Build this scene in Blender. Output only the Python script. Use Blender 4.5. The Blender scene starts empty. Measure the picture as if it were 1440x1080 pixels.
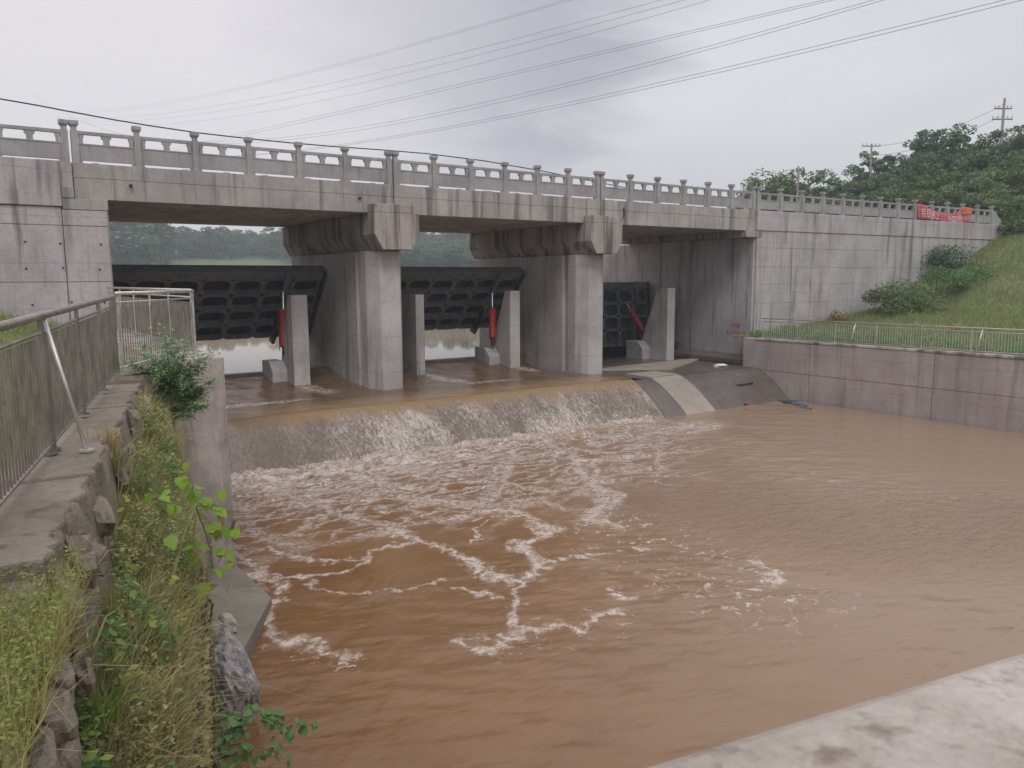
import bpy, bmesh, math, random
import numpy as np
from mathutils import Matrix, Vector
random.seed(7); rng = np.random.default_rng(7)
S = bpy.context.scene
COL = S.collection
R = math.radians

# ------------------------------------------------------------------ camera
RT = np.array([0.822425, -0.568849, -0.005168]); UP = np.array([0.079295, 0.105637, 0.991238]); FW = np.array([0.563319, 0.815629, -0.131985])
FPX = 1102.05
cd = bpy.data.cameras.new('camera'); cam = bpy.data.objects.new('camera', cd); COL.objects.link(cam)
cd.sensor_width = 36; cd.lens = 36 * FPX / 1440; cd.clip_start = .05; cd.clip_end = 6000
cam.matrix_world = Matrix(((RT[0], UP[0], -FW[0], 0), (RT[1], UP[1], -FW[1], 0), (RT[2], UP[2], -FW[2], 0), (0, 0, 0, 1)))
cd.dof.use_dof = True; cd.dof.focus_distance = 16; cd.dof.aperture_fstop = 9
S.camera = cam
# eye level is z = 0; everything below is placed in metres relative to it

# ------------------------------------------------------------------ sky, sun, exposure
SUN_EL, SUN_AZ = R(52), R(205)      # azimuth from +Y towards +X
w = bpy.data.worlds.new('World'); S.world = w; w.use_nodes = True
nt = w.node_tree; nt.nodes.clear()
def N(nt, t, **k):
    n = nt.nodes.new(t)
    for a, b in k.items(): setattr(n, a, b)
    return n
out = N(nt, 'ShaderNodeOutputWorld'); bg = N(nt, 'ShaderNodeBackground'); nt.links.new(bg.outputs[0], out.inputs[0])
sky = N(nt, 'ShaderNodeTexSky', sky_type='NISHITA', sun_disc=False); sky.sun_elevation = SUN_EL; sky.sun_rotation = SUN_AZ; sky.dust_density = 3
bg.inputs[1].default_value = 0.1
tc = N(nt, 'ShaderNodeTexCoord')
def math_(nt, op, a, b=None, c=None, clamp=False):
    n = N(nt, 'ShaderNodeMath', operation=op); n.use_clamp = clamp
    for i, v in enumerate((a, b, c)):
        if v is None: continue
        if isinstance(v, (int, float)): n.inputs[i].default_value = v
        else: nt.links.new(v, n.inputs[i])
    return n.outputs[0]
def mixc(nt, f, a, b, mode='MIX'):
    n = N(nt, 'ShaderNodeMix', data_type='RGBA', blend_type=mode); n.clamp_factor = True
    for i, v in ((0, f), (6, a), (7, b)):
        if isinstance(v, (int, float)): n.inputs[i].default_value = v
        elif isinstance(v, tuple): n.inputs[i].default_value = (*v, 1)
        else: nt.links.new(v, n.inputs[i])
    return n.outputs[2]
def noise(nt, vec, scale, detail=4, rough=.55, dist=0, dim='3D'):
    n = N(nt, 'ShaderNodeTexNoise', noise_dimensions=dim)
    n.inputs['Scale'].default_value = scale; n.inputs['Detail'].default_value = detail
    n.inputs['Roughness'].default_value = rough; n.inputs['Distortion'].default_value = dist
    if vec is not None: nt.links.new(vec, n.inputs['Vector'])
    return n.outputs[0]
def mapping(nt, vec, scale=(1, 1, 1), loc=(0, 0, 0), rot=(0, 0, 0)):
    n = N(nt, 'ShaderNodeMapping'); n.inputs['Scale'].default_value = scale; n.inputs['Location'].default_value = loc; n.inputs['Rotation'].default_value = rot
    nt.links.new(vec, n.inputs['Vector']); return n.outputs[0]
def ramp(nt, f, pts, inter='EASE'):
    n = N(nt, 'ShaderNodeMapRange', interpolation_type='SMOOTHSTEP'); n.inputs[1].default_value, n.inputs[2].default_value, n.inputs[3].default_value, n.inputs[4].default_value = pts
    nt.links.new(f, n.inputs[0]); return n.outputs[0]
g = tc.outputs['Generated']
sep = N(nt, 'ShaderNodeSeparateXYZ'); nt.links.new(g, sep.inputs[0])
zc = math_(nt, 'MAXIMUM', sep.outputs[2], 0.0)
# cloud sheet seen in perspective: direction / (z + .12)
den = math_(nt, 'ADD', zc, .16)
dv = N(nt, 'ShaderNodeVectorMath', operation='DIVIDE'); cmb = N(nt, 'ShaderNodeCombineXYZ')
for i in range(3): nt.links.new(den, cmb.inputs[i])
nt.links.new(g, dv.inputs[0]); nt.links.new(cmb.outputs[0], dv.inputs[1])
n1 = noise(nt, mapping(nt, dv.outputs[0], (1, 1, .3), (0.6, 2.2, 0)), .75, 5, .5, .4)
n2 = noise(nt, mapping(nt, dv.outputs[0], (1, 1, .3), (3, 7, 0)), 2.2, 5, .55, .5)
# one darker bank of cloud over the river
dot = N(nt, 'ShaderNodeVectorMath', operation='DOT_PRODUCT'); nt.links.new(g, dot.inputs[0]); dot.inputs[1].default_value = (0.4953, 0.797, 0.345)
bank = ramp(nt, math_(nt, 'ADD', dot.outputs['Value'], math_(nt, 'MULTIPLY', math_(nt, 'SUBTRACT', n2, .5), .06)), (.955, .995, 0, 1))
left = N(nt, 'ShaderNodeVectorMath', operation='DOT_PRODUCT'); nt.links.new(g, left.inputs[0]); left.inputs[1].default_value = (0.05, .98, 0.2)
lb = ramp(nt, left.outputs['Value'], (.80, 1.0, 0, 1))
base = mixc(nt, ramp(nt, n1, (.3, .75, 0, 1)), (.575, .575, .60), (.645, .645, .665))
base = mixc(nt, math_(nt, 'MULTIPLY', ramp(nt, n2, (.35, .8, 0, 1)), .4), base, (.55, .555, .605))
base = mixc(nt, math_(nt, 'MULTIPLY', bank, .95), base, (.36, .36, .41))
base = mixc(nt, math_(nt, 'MULTIPLY', lb, .7), base, (.71, .675, .70))
zen = ramp(nt, zc, (.30, 1.0, 1.0, 1.75))      # overcast skies are brighter overhead
vm = N(nt, 'ShaderNodeVectorMath', operation='SCALE'); nt.links.new(base, vm.inputs[0]); nt.links.new(math_(nt, 'MULTIPLY', zen, 10.0), vm.inputs['Scale'])
skyc = mixc(nt, .965, sky.outputs[0], vm.outputs[0])
nt.links.new(skyc, bg.inputs[0])
sd = bpy.data.lights.new('sun', 'SUN'); sd.energy = 1.1; sd.angle = R(25); sd.color = (1, .97, .93)
so = bpy.data.objects.new('sun', sd); COL.objects.link(so)
sdir = Vector((math.sin(SUN_AZ) * math.cos(SUN_EL), math.cos(SUN_AZ) * math.cos(SUN_EL), math.sin(SUN_EL)))
so.rotation_euler = sdir.to_track_quat('Z', 'Y').to_euler(); so.location = (-20, -30, 50)
S.view_settings.view_transform = 'Standard'; S.view_settings.look = 'None'; S.view_settings.exposure = 0.36; S.view_settings.gamma = 1
S.view_settings.use_curve_mapping = False
try:
    S.cycles.max_bounces = 6; S.cycles.diffuse_bounces = 3; S.cycles.glossy_bounces = 3; S.cycles.transparent_max_bounces = 6; S.cycles.volume_bounces = 0; S.cycles.volume_step_rate = 8
except Exception: pass

# ------------------------------------------------------------------ helpers
def ray(x, y): return FW + RT * (x - 720) / FPX - UP * (y - 540) / FPX
def atz(x, y, z): d = ray(x, y); return d * (z / d[2])
def atY(x, y, Y): d = ray(x, y); return d * (Y / d[1])
def adist(x, y, D): d = ray(x, y); return d * (D / math.hypot(d[0], d[1]))

def tag(o, label=None, cat=None, group=None, kind=None):
    if label: o['label'] = label
    if cat: o['category'] = cat
    if group: o['group'] = group
    if kind: o['kind'] = kind
    return o
def empty(name, loc=(0, 0, 0), label=None, cat=None, group=None):
    o = bpy.data.objects.new(name, None); COL.objects.link(o); o.location = loc; o.empty_display_size = .3
    return tag(o, label, cat, group)
def put(o, parent):
    if parent is not None:
        o.parent = parent
        # geometry is given in world coordinates; undo the parents' offsets
        l = Vector((0, 0, 0)); p = parent
        while p is not None: l += p.location; p = p.parent
        o.location = o.location - l
    return o
def link(name, me, mat=None, parent=None, smooth=False, bevel=0, loc=None, world=True):
    o = bpy.data.objects.new(name, me); COL.objects.link(o)
    if mat is not None and not me.materials: me.materials.append(mat)
    if loc is not None: o.location = loc
    if parent is not None:
        if world: put(o, parent)
        else: o.parent = parent
    if smooth: me.polygons.foreach_set('use_smooth', [True] * len(me.polygons))
    if bevel:
        b = o.modifiers.new('b', 'BEVEL'); b.width = bevel; b.segments = 2; b.limit_method = 'ANGLE'
    return o
class MB:
    def __init__(s): s.v = []; s.f = []
    def poly(s, vs, fs):
        n = len(s.v); s.v += [tuple(map(float, p)) for p in vs]; s.f += [tuple(i + n for i in f) for f in fs]; return s
    def box(s, x0, x1, y0, y1, z0, z1):
        return s.poly([(x0, y0, z0), (x1, y0, z0), (x1, y1, z0), (x0, y1, z0), (x0, y0, z1), (x1, y0, z1), (x1, y1, z1), (x0, y1, z1)],
                      [(0, 3, 2, 1), (4, 5, 6, 7), (0, 1, 5, 4), (1, 2, 6, 5), (2, 3, 7, 6), (3, 0, 4, 7)])
    def obox(s, c, ax, ay, az_):   # oriented box: centre and three half vectors
        c = np.array(c, float); ax, ay, az_ = map(lambda q: np.array(q, float), (ax, ay, az_))
        vs = [c + i * ax + j * ay + k * az_ for k in (-1, 1) for i, j in ((-1, -1), (1, -1), (1, 1), (-1, 1))]
        return s.poly(vs, [(0, 3, 2, 1), (4, 5, 6, 7), (0, 1, 5, 4), (1, 2, 6, 5), (2, 3, 7, 6), (3, 0, 4, 7)])
    def prism(s, pts, vec):       # planar polygon pushed along vec
        n = len(pts); vec = np.array(vec, float); a = [np.array(p, float) for p in pts]; b = [p + vec for p in a]
        return s.poly(a + b, [tuple(range(n))[::-1], tuple(range(n, 2 * n))] + [(i, (i + 1) % n, n + (i + 1) % n, n + i) for i in range(n)])
    def tube(s, path, r, n=8, cap=True):
        path = [np.array(p, float) for p in path]; rs = r if hasattr(r, '__len__') else [r] * len(path); rings = []
        ref = np.array([0, 0, 1.]) if abs((path[-1] - path[0])[2]) < .9 * np.linalg.norm(path[-1] - path[0]) else np.array([1., 0, 0])
        vs = []
        for i, p in enumerate(path):
            t = path[min(i + 1, len(path) - 1)] - path[max(i - 1, 0)]; t = t / (np.linalg.norm(t) + 1e-9)
            a = np.cross(t, ref); a /= np.linalg.norm(a) + 1e-9; b = np.cross(t, a)
            vs += [p + rs[i] * (math.cos(2 * math.pi * k / n) * a + math.sin(2 * math.pi * k / n) * b) for k in range(n)]
        fs = [(i * n + k, i * n + (k + 1) % n, (i + 1) * n + (k + 1) % n, (i + 1) * n + k) for i in range(len(path) - 1) for k in range(n)]
        if cap: fs += [tuple(range(n))[::-1], tuple((len(path) - 1) * n + k for k in range(n))]
        return s.poly(vs, fs)
    def mesh(s, name):
        me = bpy.data.meshes.new(name); me.from_pydata(s.v, [], s.f)
        bm = bmesh.new(); bm.from_mesh(me); bmesh.ops.recalc_face_normals(bm, faces=bm.faces); bm.to_mesh(me); bm.free(); return me
    def build(s, name, mat, parent=None, **k): return link(name, s.mesh(name), mat, parent, **k)
def fastmesh(name, V, F):
    V = np.asarray(V, np.float32); F = np.asarray(F, np.int32); k = F.shape[1]
    me = bpy.data.meshes.new(name); me.vertices.add(len(V)); me.vertices.foreach_set('co', V.ravel())
    me.loops.add(F.size); me.loops.foreach_set('vertex_index', F.ravel())
    me.polygons.add(len(F)); me.polygons.foreach_set('loop_start', np.arange(0, F.size, k, dtype=np.int32)); me.polygons.foreach_set('loop_total', np.full(len(F), k, np.int32))
    me.update(calc_edges=True); me.validate(); return me
def gridmesh(name, X, Y, Z):
    h, w_ = X.shape; V = np.stack([X, Y, Z], -1).reshape(-1, 3)
    i = np.arange(h * w_).reshape(h, w_)
    F = np.stack([i[:-1, :-1], i[:-1, 1:], i[1:, 1:], i[1:, :-1]], -1).reshape(-1, 4)
    return fastmesh(name, V, F)
_wv = [(rng.uniform(0, 6.28), rng.uniform(0, 6.28), rng.uniform(.6, 1.4)) for _ in range(40)]
def fnoise(x, y, scale, seed=0, octs=4):
    """cheap smooth 2-D noise in about -1..1"""
    s = 0; a = 1; t = 0; f = 1. / scale
    for o in range(octs):
        for k in range(3):
            an, ph, q = _wv[(seed * 7 + o * 3 + k) % 40]
            s = s + a * np.sin((x * math.cos(an) + y * math.sin(an)) * f * q * 6.28 + ph + 1.7 * np.sin((y * math.cos(an * 2) - x * math.sin(an)) * f * 3.1 * q + an)) / 3
        t += a; a *= .5; f *= 2.07
    return s / t * 1.5

# ------------------------------------------------------------------ materials
def newmat(name):
    m = bpy.data.materials.new(name); m.use_nodes = True; nt = m.node_tree; b = nt.nodes['Principled BSDF']; return m, nt, b
def pos(nt): return N(nt, 'ShaderNodeNewGeometry').outputs['Position']
def bump(nt, b, h, dist=.02, strength=.6):
    n = N(nt, 'ShaderNodeBump'); n.inputs['Distance'].default_value = dist; n.inputs['Strength'].default_value = strength
    nt.links.new(h, n.inputs['Height']); nt.links.new(n.outputs[0], b.inputs['Normal']); return n
def concrete(name, c1=(.33, .30, .305), c2=(.24, .22, .22), stain=(.085, .078, .075), sa=.6, tint=(.34, .26, .25), rough=.85, scale=1., moss=0., bands=True, bd=.012, lo=.52):
    m, nt, b = newmat(name); p = pos(nt)
    a = noise(nt, p, .55 * scale, 5, .6); f = noise(nt, p, 9 * scale, 6, .65)
    st = noise(nt, mapping(nt, p, (2.4 * scale, 2.4 * scale, .16 * scale)), 1.0, 6, .62, .3)     # rain streaks run down
    st2 = noise(nt, mapping(nt, p, (7 * scale, 7 * scale, .5 * scale), (5, 3, 1)), 1.0, 4, .6)
    pk = noise(nt, mapping(nt, p, (1, 1, .5), (9, 4, 2)), .8 * scale, 4, .6)
    col = mixc(nt, ramp(nt, a, (.32, .68, 0, 1)), c1, c2)
    col = mixc(nt, math_(nt, 'MULTIPLY', ramp(nt, pk, (.5, .72, 0, 1)), .55), col, tint)
    col = mixc(nt, math_(nt, 'MULTIPLY', ramp(nt, f, (.3, .75, 0, 1)), .25), col, (.15, .14, .14))
    col = mixc(nt, math_(nt, 'MULTIPLY', ramp(nt, st, (lo, lo + .2, 0, 1)), sa), col, stain)
    col = mixc(nt, math_(nt, 'MULTIPLY', ramp(nt, st2, (.55, .8, 0, 1)), sa * .6), col, stain)
    lime = noise(nt, mapping(nt, p, (4, 4, .3), (1, 8, 4)), 1, 4, .6)
    col = mixc(nt, math_(nt, 'MULTIPLY', ramp(nt, lime, (.62, .8, 0, 1)), .4), col, (.45, .43, .43))
    if bands:      # pour lines
        sp = N(nt, 'ShaderNodeSeparateXYZ'); nt.links.new(p, sp.inputs[0])
        z = math_(nt, 'ADD', sp.outputs[2], math_(nt, 'MULTIPLY', a, .25))
        fr = math_(nt, 'FRACT', math_(nt, 'MULTIPLY', z, .72))
        ln = ramp(nt, math_(nt, 'ABSOLUTE', math_(nt, 'SUBTRACT', fr, .5)), (.0, .02, 1, 0))
        col = mixc(nt, math_(nt, 'MULTIPLY', ln, math_(nt, 'MULTIPLY', ramp(nt, pk, (.3, .6, 0, 1)), .35)), col, (.12, .11, .105))
    if moss:
        mo = noise(nt, p, 2.3, 6, .7)
        col = mixc(nt, math_(nt, 'MULTIPLY', ramp(nt, mo, (.5, .68, 0, 1)), moss), col, (.09, .10, .045))
    nt.links.new(col, b.inputs['Base Color']); b.inputs['Roughness'].default_value = rough; b.inputs['Specular IOR Level'].default_value = .25
    bump(nt, b, math_(nt, 'ADD', f, math_(nt, 'MULTIPLY', noise(nt, p, 60, 3), .4)), bd, .7)
    return m
M = {}
M['wall'] = concrete('weathered_concrete', c1=(.48, .44, .45), c2=(.37, .335, .345), sa=.7, lo=.5)
M['beam'] = concrete('beam_concrete', c1=(.42, .39, .375), c2=(.30, .28, .275), tint=(.43, .38, .33), sa=.7, lo=.48, bands=False)
M['rail'] = concrete('railing_concrete', c1=(.37, .355, .36), c2=(.28, .27, .275), sa=.35, scale=2.2, bands=False, bd=.006)
M['pier'] = concrete('pier_concrete', c1=(.49, .46, .45), c2=(.35, .32, .32), sa=.5, tint=(.42, .36, .345), lo=.5)
M['bankwall'] = concrete('bank_wall_concrete', c1=(.42, .365, .345), c2=(.33, .285, .27), tint=(.34, .25, .235), stain=(.14, .105, .095), sa=.42, bands=True, lo=.48)
M['guide'] = concrete('guide_wall_concrete', c1=(.54, .475, .455), c2=(.36, .31, .295), stain=(.09, .068, .055), sa=.8, bands=False, moss=.30, lo=.42)
M['old'] = concrete('old_crumbled_concrete', c1=(.31, .26, .215), c2=(.21, .17, .135), tint=(.28, .22, .17), stain=(.07, .055, .04), sa=.6, bands=False, moss=.35, bd=.05, scale=2)
M['apron'] = concrete('wet_apron_concrete', c1=(.13, .105, .092), c2=(.085, .068, .06), tint=(.15, .11, .09), stain=(.05, .04, .035), sa=.6, rough=.32, bands=False, bd=.006)
M['slab'] = concrete('pale_dry_slab', c1=(.34, .295, .245), c2=(.25, .215, .18), stain=(.13, .10, .08), sa=.4, rough=.6, bands=False)
M['parapet'] = concrete('parapet_concrete', c1=(.46, .41, .375), c2=(.30, .255, .22), tint=(.40, .35, .34), sa=.8, stain=(.15, .115, .085), scale=6, moss=.25, bands=False, bd=.004)
M['rock'] = concrete('waterside_rock', c1=(.30, .27, .27), c2=(.19, .165, .165), tint=(.24, .19, .19), stain=(.10, .09, .085), sa=.08, bands=False, bd=.05, scale=3)
M['footing'] = concrete('damp_footing_concrete', c1=(.26, .23, .19), c2=(.19, .165, .135), tint=(.24, .20, .16), stain=(.10, .085, .06), sa=.4, bands=False, moss=.25, bd=.02)
M['grime'] = concrete('grimy_cap_concrete', c1=(.42, .375, .35), c2=(.28, .25, .235), sa=.9, lo=.44, bands=False)
def simple(name, col, rough=.5, metal=0., var=.25, ns=8, spec=.4):
    m, nt, b = newmat(name); p = pos(nt); n = noise(nt, p, ns, 5, .6)
    d = tuple(c * (1 - var) for c in col); l = tuple(min(1, c * (1 + var)) for c in col)
    nt.links.new(mixc(nt, ramp(nt, n, (.3, .7, 0, 1)), d, l), b.inputs['Base Color'])
    b.inputs['Roughness'].default_value = rough; b.inputs['Metallic'].default_value = metal; b.inputs['Specular IOR Level'].default_value = spec
    bump(nt, b, n, .004, .4); return m
M['steel'] = simple('stainless_steel', (.58, .56, .53), .35, .6, .15, 5)
M['steel_dull'] = simple('dull_steel_bar', (.30, .265, .24), .42, .75, .25, 4)
M['gate'] = simple('dark_gate_paint', (.04, .043, .047), .55, 0, .5, 2.5)
def rusty():
    m, nt, b = newmat('muddy_gate_ribs'); p = pos(nt); n = noise(nt, p, 2.2, 6, .7); n2 = noise(nt, mapping(nt, p, (5, 5, .6)), 1, 5, .65)
    col = mixc(nt, ramp(nt, n, (.3, .7, 0, 1)), (.11, .113, .118), (.18, .18, .182)); col = mixc(nt, math_(nt, 'MULTIPLY', ramp(nt, n2, (.52, .7, 0, 1)), .6), col, (.13, .085, .055))
    nt.links.new(col, b.inputs['Base Color']); b.inputs['Roughness'].default_value = .55; bump(nt, b, n, .006, .5); return m
M['gate2'] = rusty()
M['rod'] = simple('chrome_rod', (.75, .75, .76), .2, 1., .1)
M['red'] = simple('red_cylinder_paint', (.42, .035, .02), .45, 0, .25, 4)
M['black'] = simple('black_rubber_and_oil', (.02, .02, .02), .5)
M['bluegrey'] = simple('blue_grey_sheet', (.10, .12, .16), .4)
M['wire'] = simple('power_line', (.30, .30, .33), .6)
M['cable'] = simple('black_cable', (.03, .03, .03), .6)
M['white'] = simple('white_plastic', (.7, .7, .68), .5, 0, .15)
M['wood'] = simple('weathered_wood', (.16, .12, .085), .8, 0, .35, 14)
M['ins'] = simple('porcelain', (.35, .32, .30), .3)
M['redpaint'] = simple('red_spray_paint', (.45, .05, .06), .7)
M['blackpaint'] = simple('black_stencil_paint', (.04, .035, .03), .7)
M['joint'] = simple('dark_joint', (.03, .028, .027), .9)
def banner_mat():
    m, nt, b = newmat('faded_red_banner'); p = pos(nt); n = noise(nt, p, 1.3, 4, .6)
    nt.links.new(mixc(nt, ramp(nt, n, (.3, .7, 0, 1)), (.42, .05, .07), (.50, .16, .17)), b.inputs['Base Color']); b.inputs['Roughness'].default_value = .7; return m
M['banner'] = banner_mat()
M['bannertext'] = simple('banner_lettering', (.72, .55, .56), .7); M['orange'] = simple('orange_banner_print', (.62, .16, .06), .7); M['yellow'] = simple('yellow_print', (.6, .45, .15), .7)

def leafmat(name, a, b_, c=None, trans=.3, rough=.55):
    m = bpy.data.materials.new(name); m.use_nodes = True; nt = m.node_tree; b = nt.nodes['Principled BSDF']; o = nt.nodes['Material Output']
    gi = N(nt, 'ShaderNodeNewGeometry'); oi = N(nt, 'ShaderNodeObjectInfo')
    col = mixc(nt, gi.outputs['Random Per Island'], a, b_)
    if c:
        r2 = math_(nt, 'FRACT', math_(nt, 'MULTIPLY', gi.outputs['Random Per Island'], 17.3))
        col = mixc(nt, ramp(nt, r2, (.72, .8, 0, 1)), col, c)
    col = mixc(nt, math_(nt, 'MULTIPLY', oi.outputs['Random'], .45), col, (b_[0] * 1.35, b_[1] * 1.2, b_[2] * .95))
    nt.links.new(col, b.inputs['Base Color']); b.inputs['Roughness'].default_value = rough; b.inputs['Specular IOR Level'].default_value = .25
    t = N(nt, 'ShaderNodeBsdfTranslucent'); nt.links.new(col, t.inputs[0]); mx = N(nt, 'ShaderNodeMixShader'); mx.inputs[0].default_value = trans
    nt.links.new(b.outputs[0], mx.inputs[1]); nt.links.new(t.outputs[0], mx.inputs[2]); nt.links.new(mx.outputs[0], o.inputs[0]); return m
M['leaf_dark'] = leafmat('dark_tree_leaves', (0.094, 0.156, 0.094), (0.156, 0.227, 0.133), (0.070, 0.102, 0.078))
M['leaf_mid'] = leafmat('mid_tree_leaves', (0.122, 0.187, 0.079), (0.187, 0.245, 0.108), (0.086, 0.122, 0.065))
M['leaf_far'] = leafmat('far_tree_leaves', (.07, .11, .065), (.11, .15, .08), None)
M['leaf_weed'] = leafmat('weed_leaves', (0.217, 0.256, 0.093), (0.373, 0.381, 0.171), (0.389, 0.310, 0.186))
M['leaf_bright'] = leafmat('bright_broad_leaves', (.17, .30, .04), (.26, .38, .07), (.10, .22, .04), .4)
M['leaf_fern'] = leafmat('feathery_leaves', (0.210, 0.336, 0.168), (0.350, 0.476, 0.252), (0.140, 0.238, 0.112), .35)
M['leaf_mixed'] = leafmat('yellowing_leaves', (0.188, 0.275, 0.069), (0.300, 0.350, 0.100), (0.150, 0.213, 0.062), .35)
M['leaf_deep'] = leafmat('deep_green_leaves', (0.090, 0.194, 0.075), (0.149, 0.269, 0.105), (0.224, 0.329, 0.105), .35)
M['grass'] = leafmat('grass_blades', (0.208, 0.247, 0.091), (0.364, 0.364, 0.169), (0.390, 0.312, 0.182), .3)
M['grass_g'] = leafmat('meadow_grass_blades', (0.156, 0.221, 0.078), (0.260, 0.312, 0.130), (0.286, 0.260, 0.143), .3)
M['dry'] = leafmat('dry_grass_blades', (0.299, 0.230, 0.127), (0.437, 0.345, 0.196), (0.138, 0.103, 0.057), .2)
M['bark'] = simple('bark', (.10, .08, .06), .9, 0, .4, 12)
M['stem'] = simple('green_stem', (.16, .17, .07), .7, 0, .3, 12)
def groundmat(name, c1, c2, c3, s=1.):
    m, nt, b = newmat(name); p = pos(nt); a = noise(nt, p, .12 * s, 5, .6); f = noise(nt, p, 1.6 * s, 6, .7); g2 = noise(nt, p, 14 * s, 4, .7)
    col = mixc(nt, ramp(nt, a, (.35, .65, 0, 1)), c1, c2); col = mixc(nt, math_(nt, 'MULTIPLY', ramp(nt, f, (.45, .7, 0, 1)), .6), col, c3)
    col = mixc(nt, math_(nt, 'MULTIPLY', g2, .35), col, tuple(x * .4 for x in c1))
    nt.links.new(col, b.inputs['Base Color']); b.inputs['Roughness'].default_value = .95; b.inputs['Specular IOR Level'].default_value = .1
    bump(nt, b, math_(nt, 'ADD', f, g2), .12, .8); return m
M['ground'] = groundmat('grassy_ground', (.19, .24, .10), (.24, .26, .13), (.15, .15, .08))
M['meadow'] = groundmat('distant_meadow', (.12, .165, .06), (.17, .19, .085), (.07, .10, .045), .25)
M['soil'] = groundmat('weedy_soil', (.10, .09, .045), (.13, .12, .06), (.06, .05, .035), 3)
M['mud'] = groundmat('river_mud', (.12, .08, .05), (.14, .1, .06), (.1, .07, .045))
def asphalt():
    m, nt, b = newmat('asphalt'); p = pos(nt); f = noise(nt, p, 30, 4, .7); nt.links.new(mixc(nt, f, (.04, .04, .04), (.065, .062, .06)), b.inputs['Base Color']); b.inputs['Roughness'].default_value = .9; return m
M['asphalt'] = asphalt()

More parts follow.
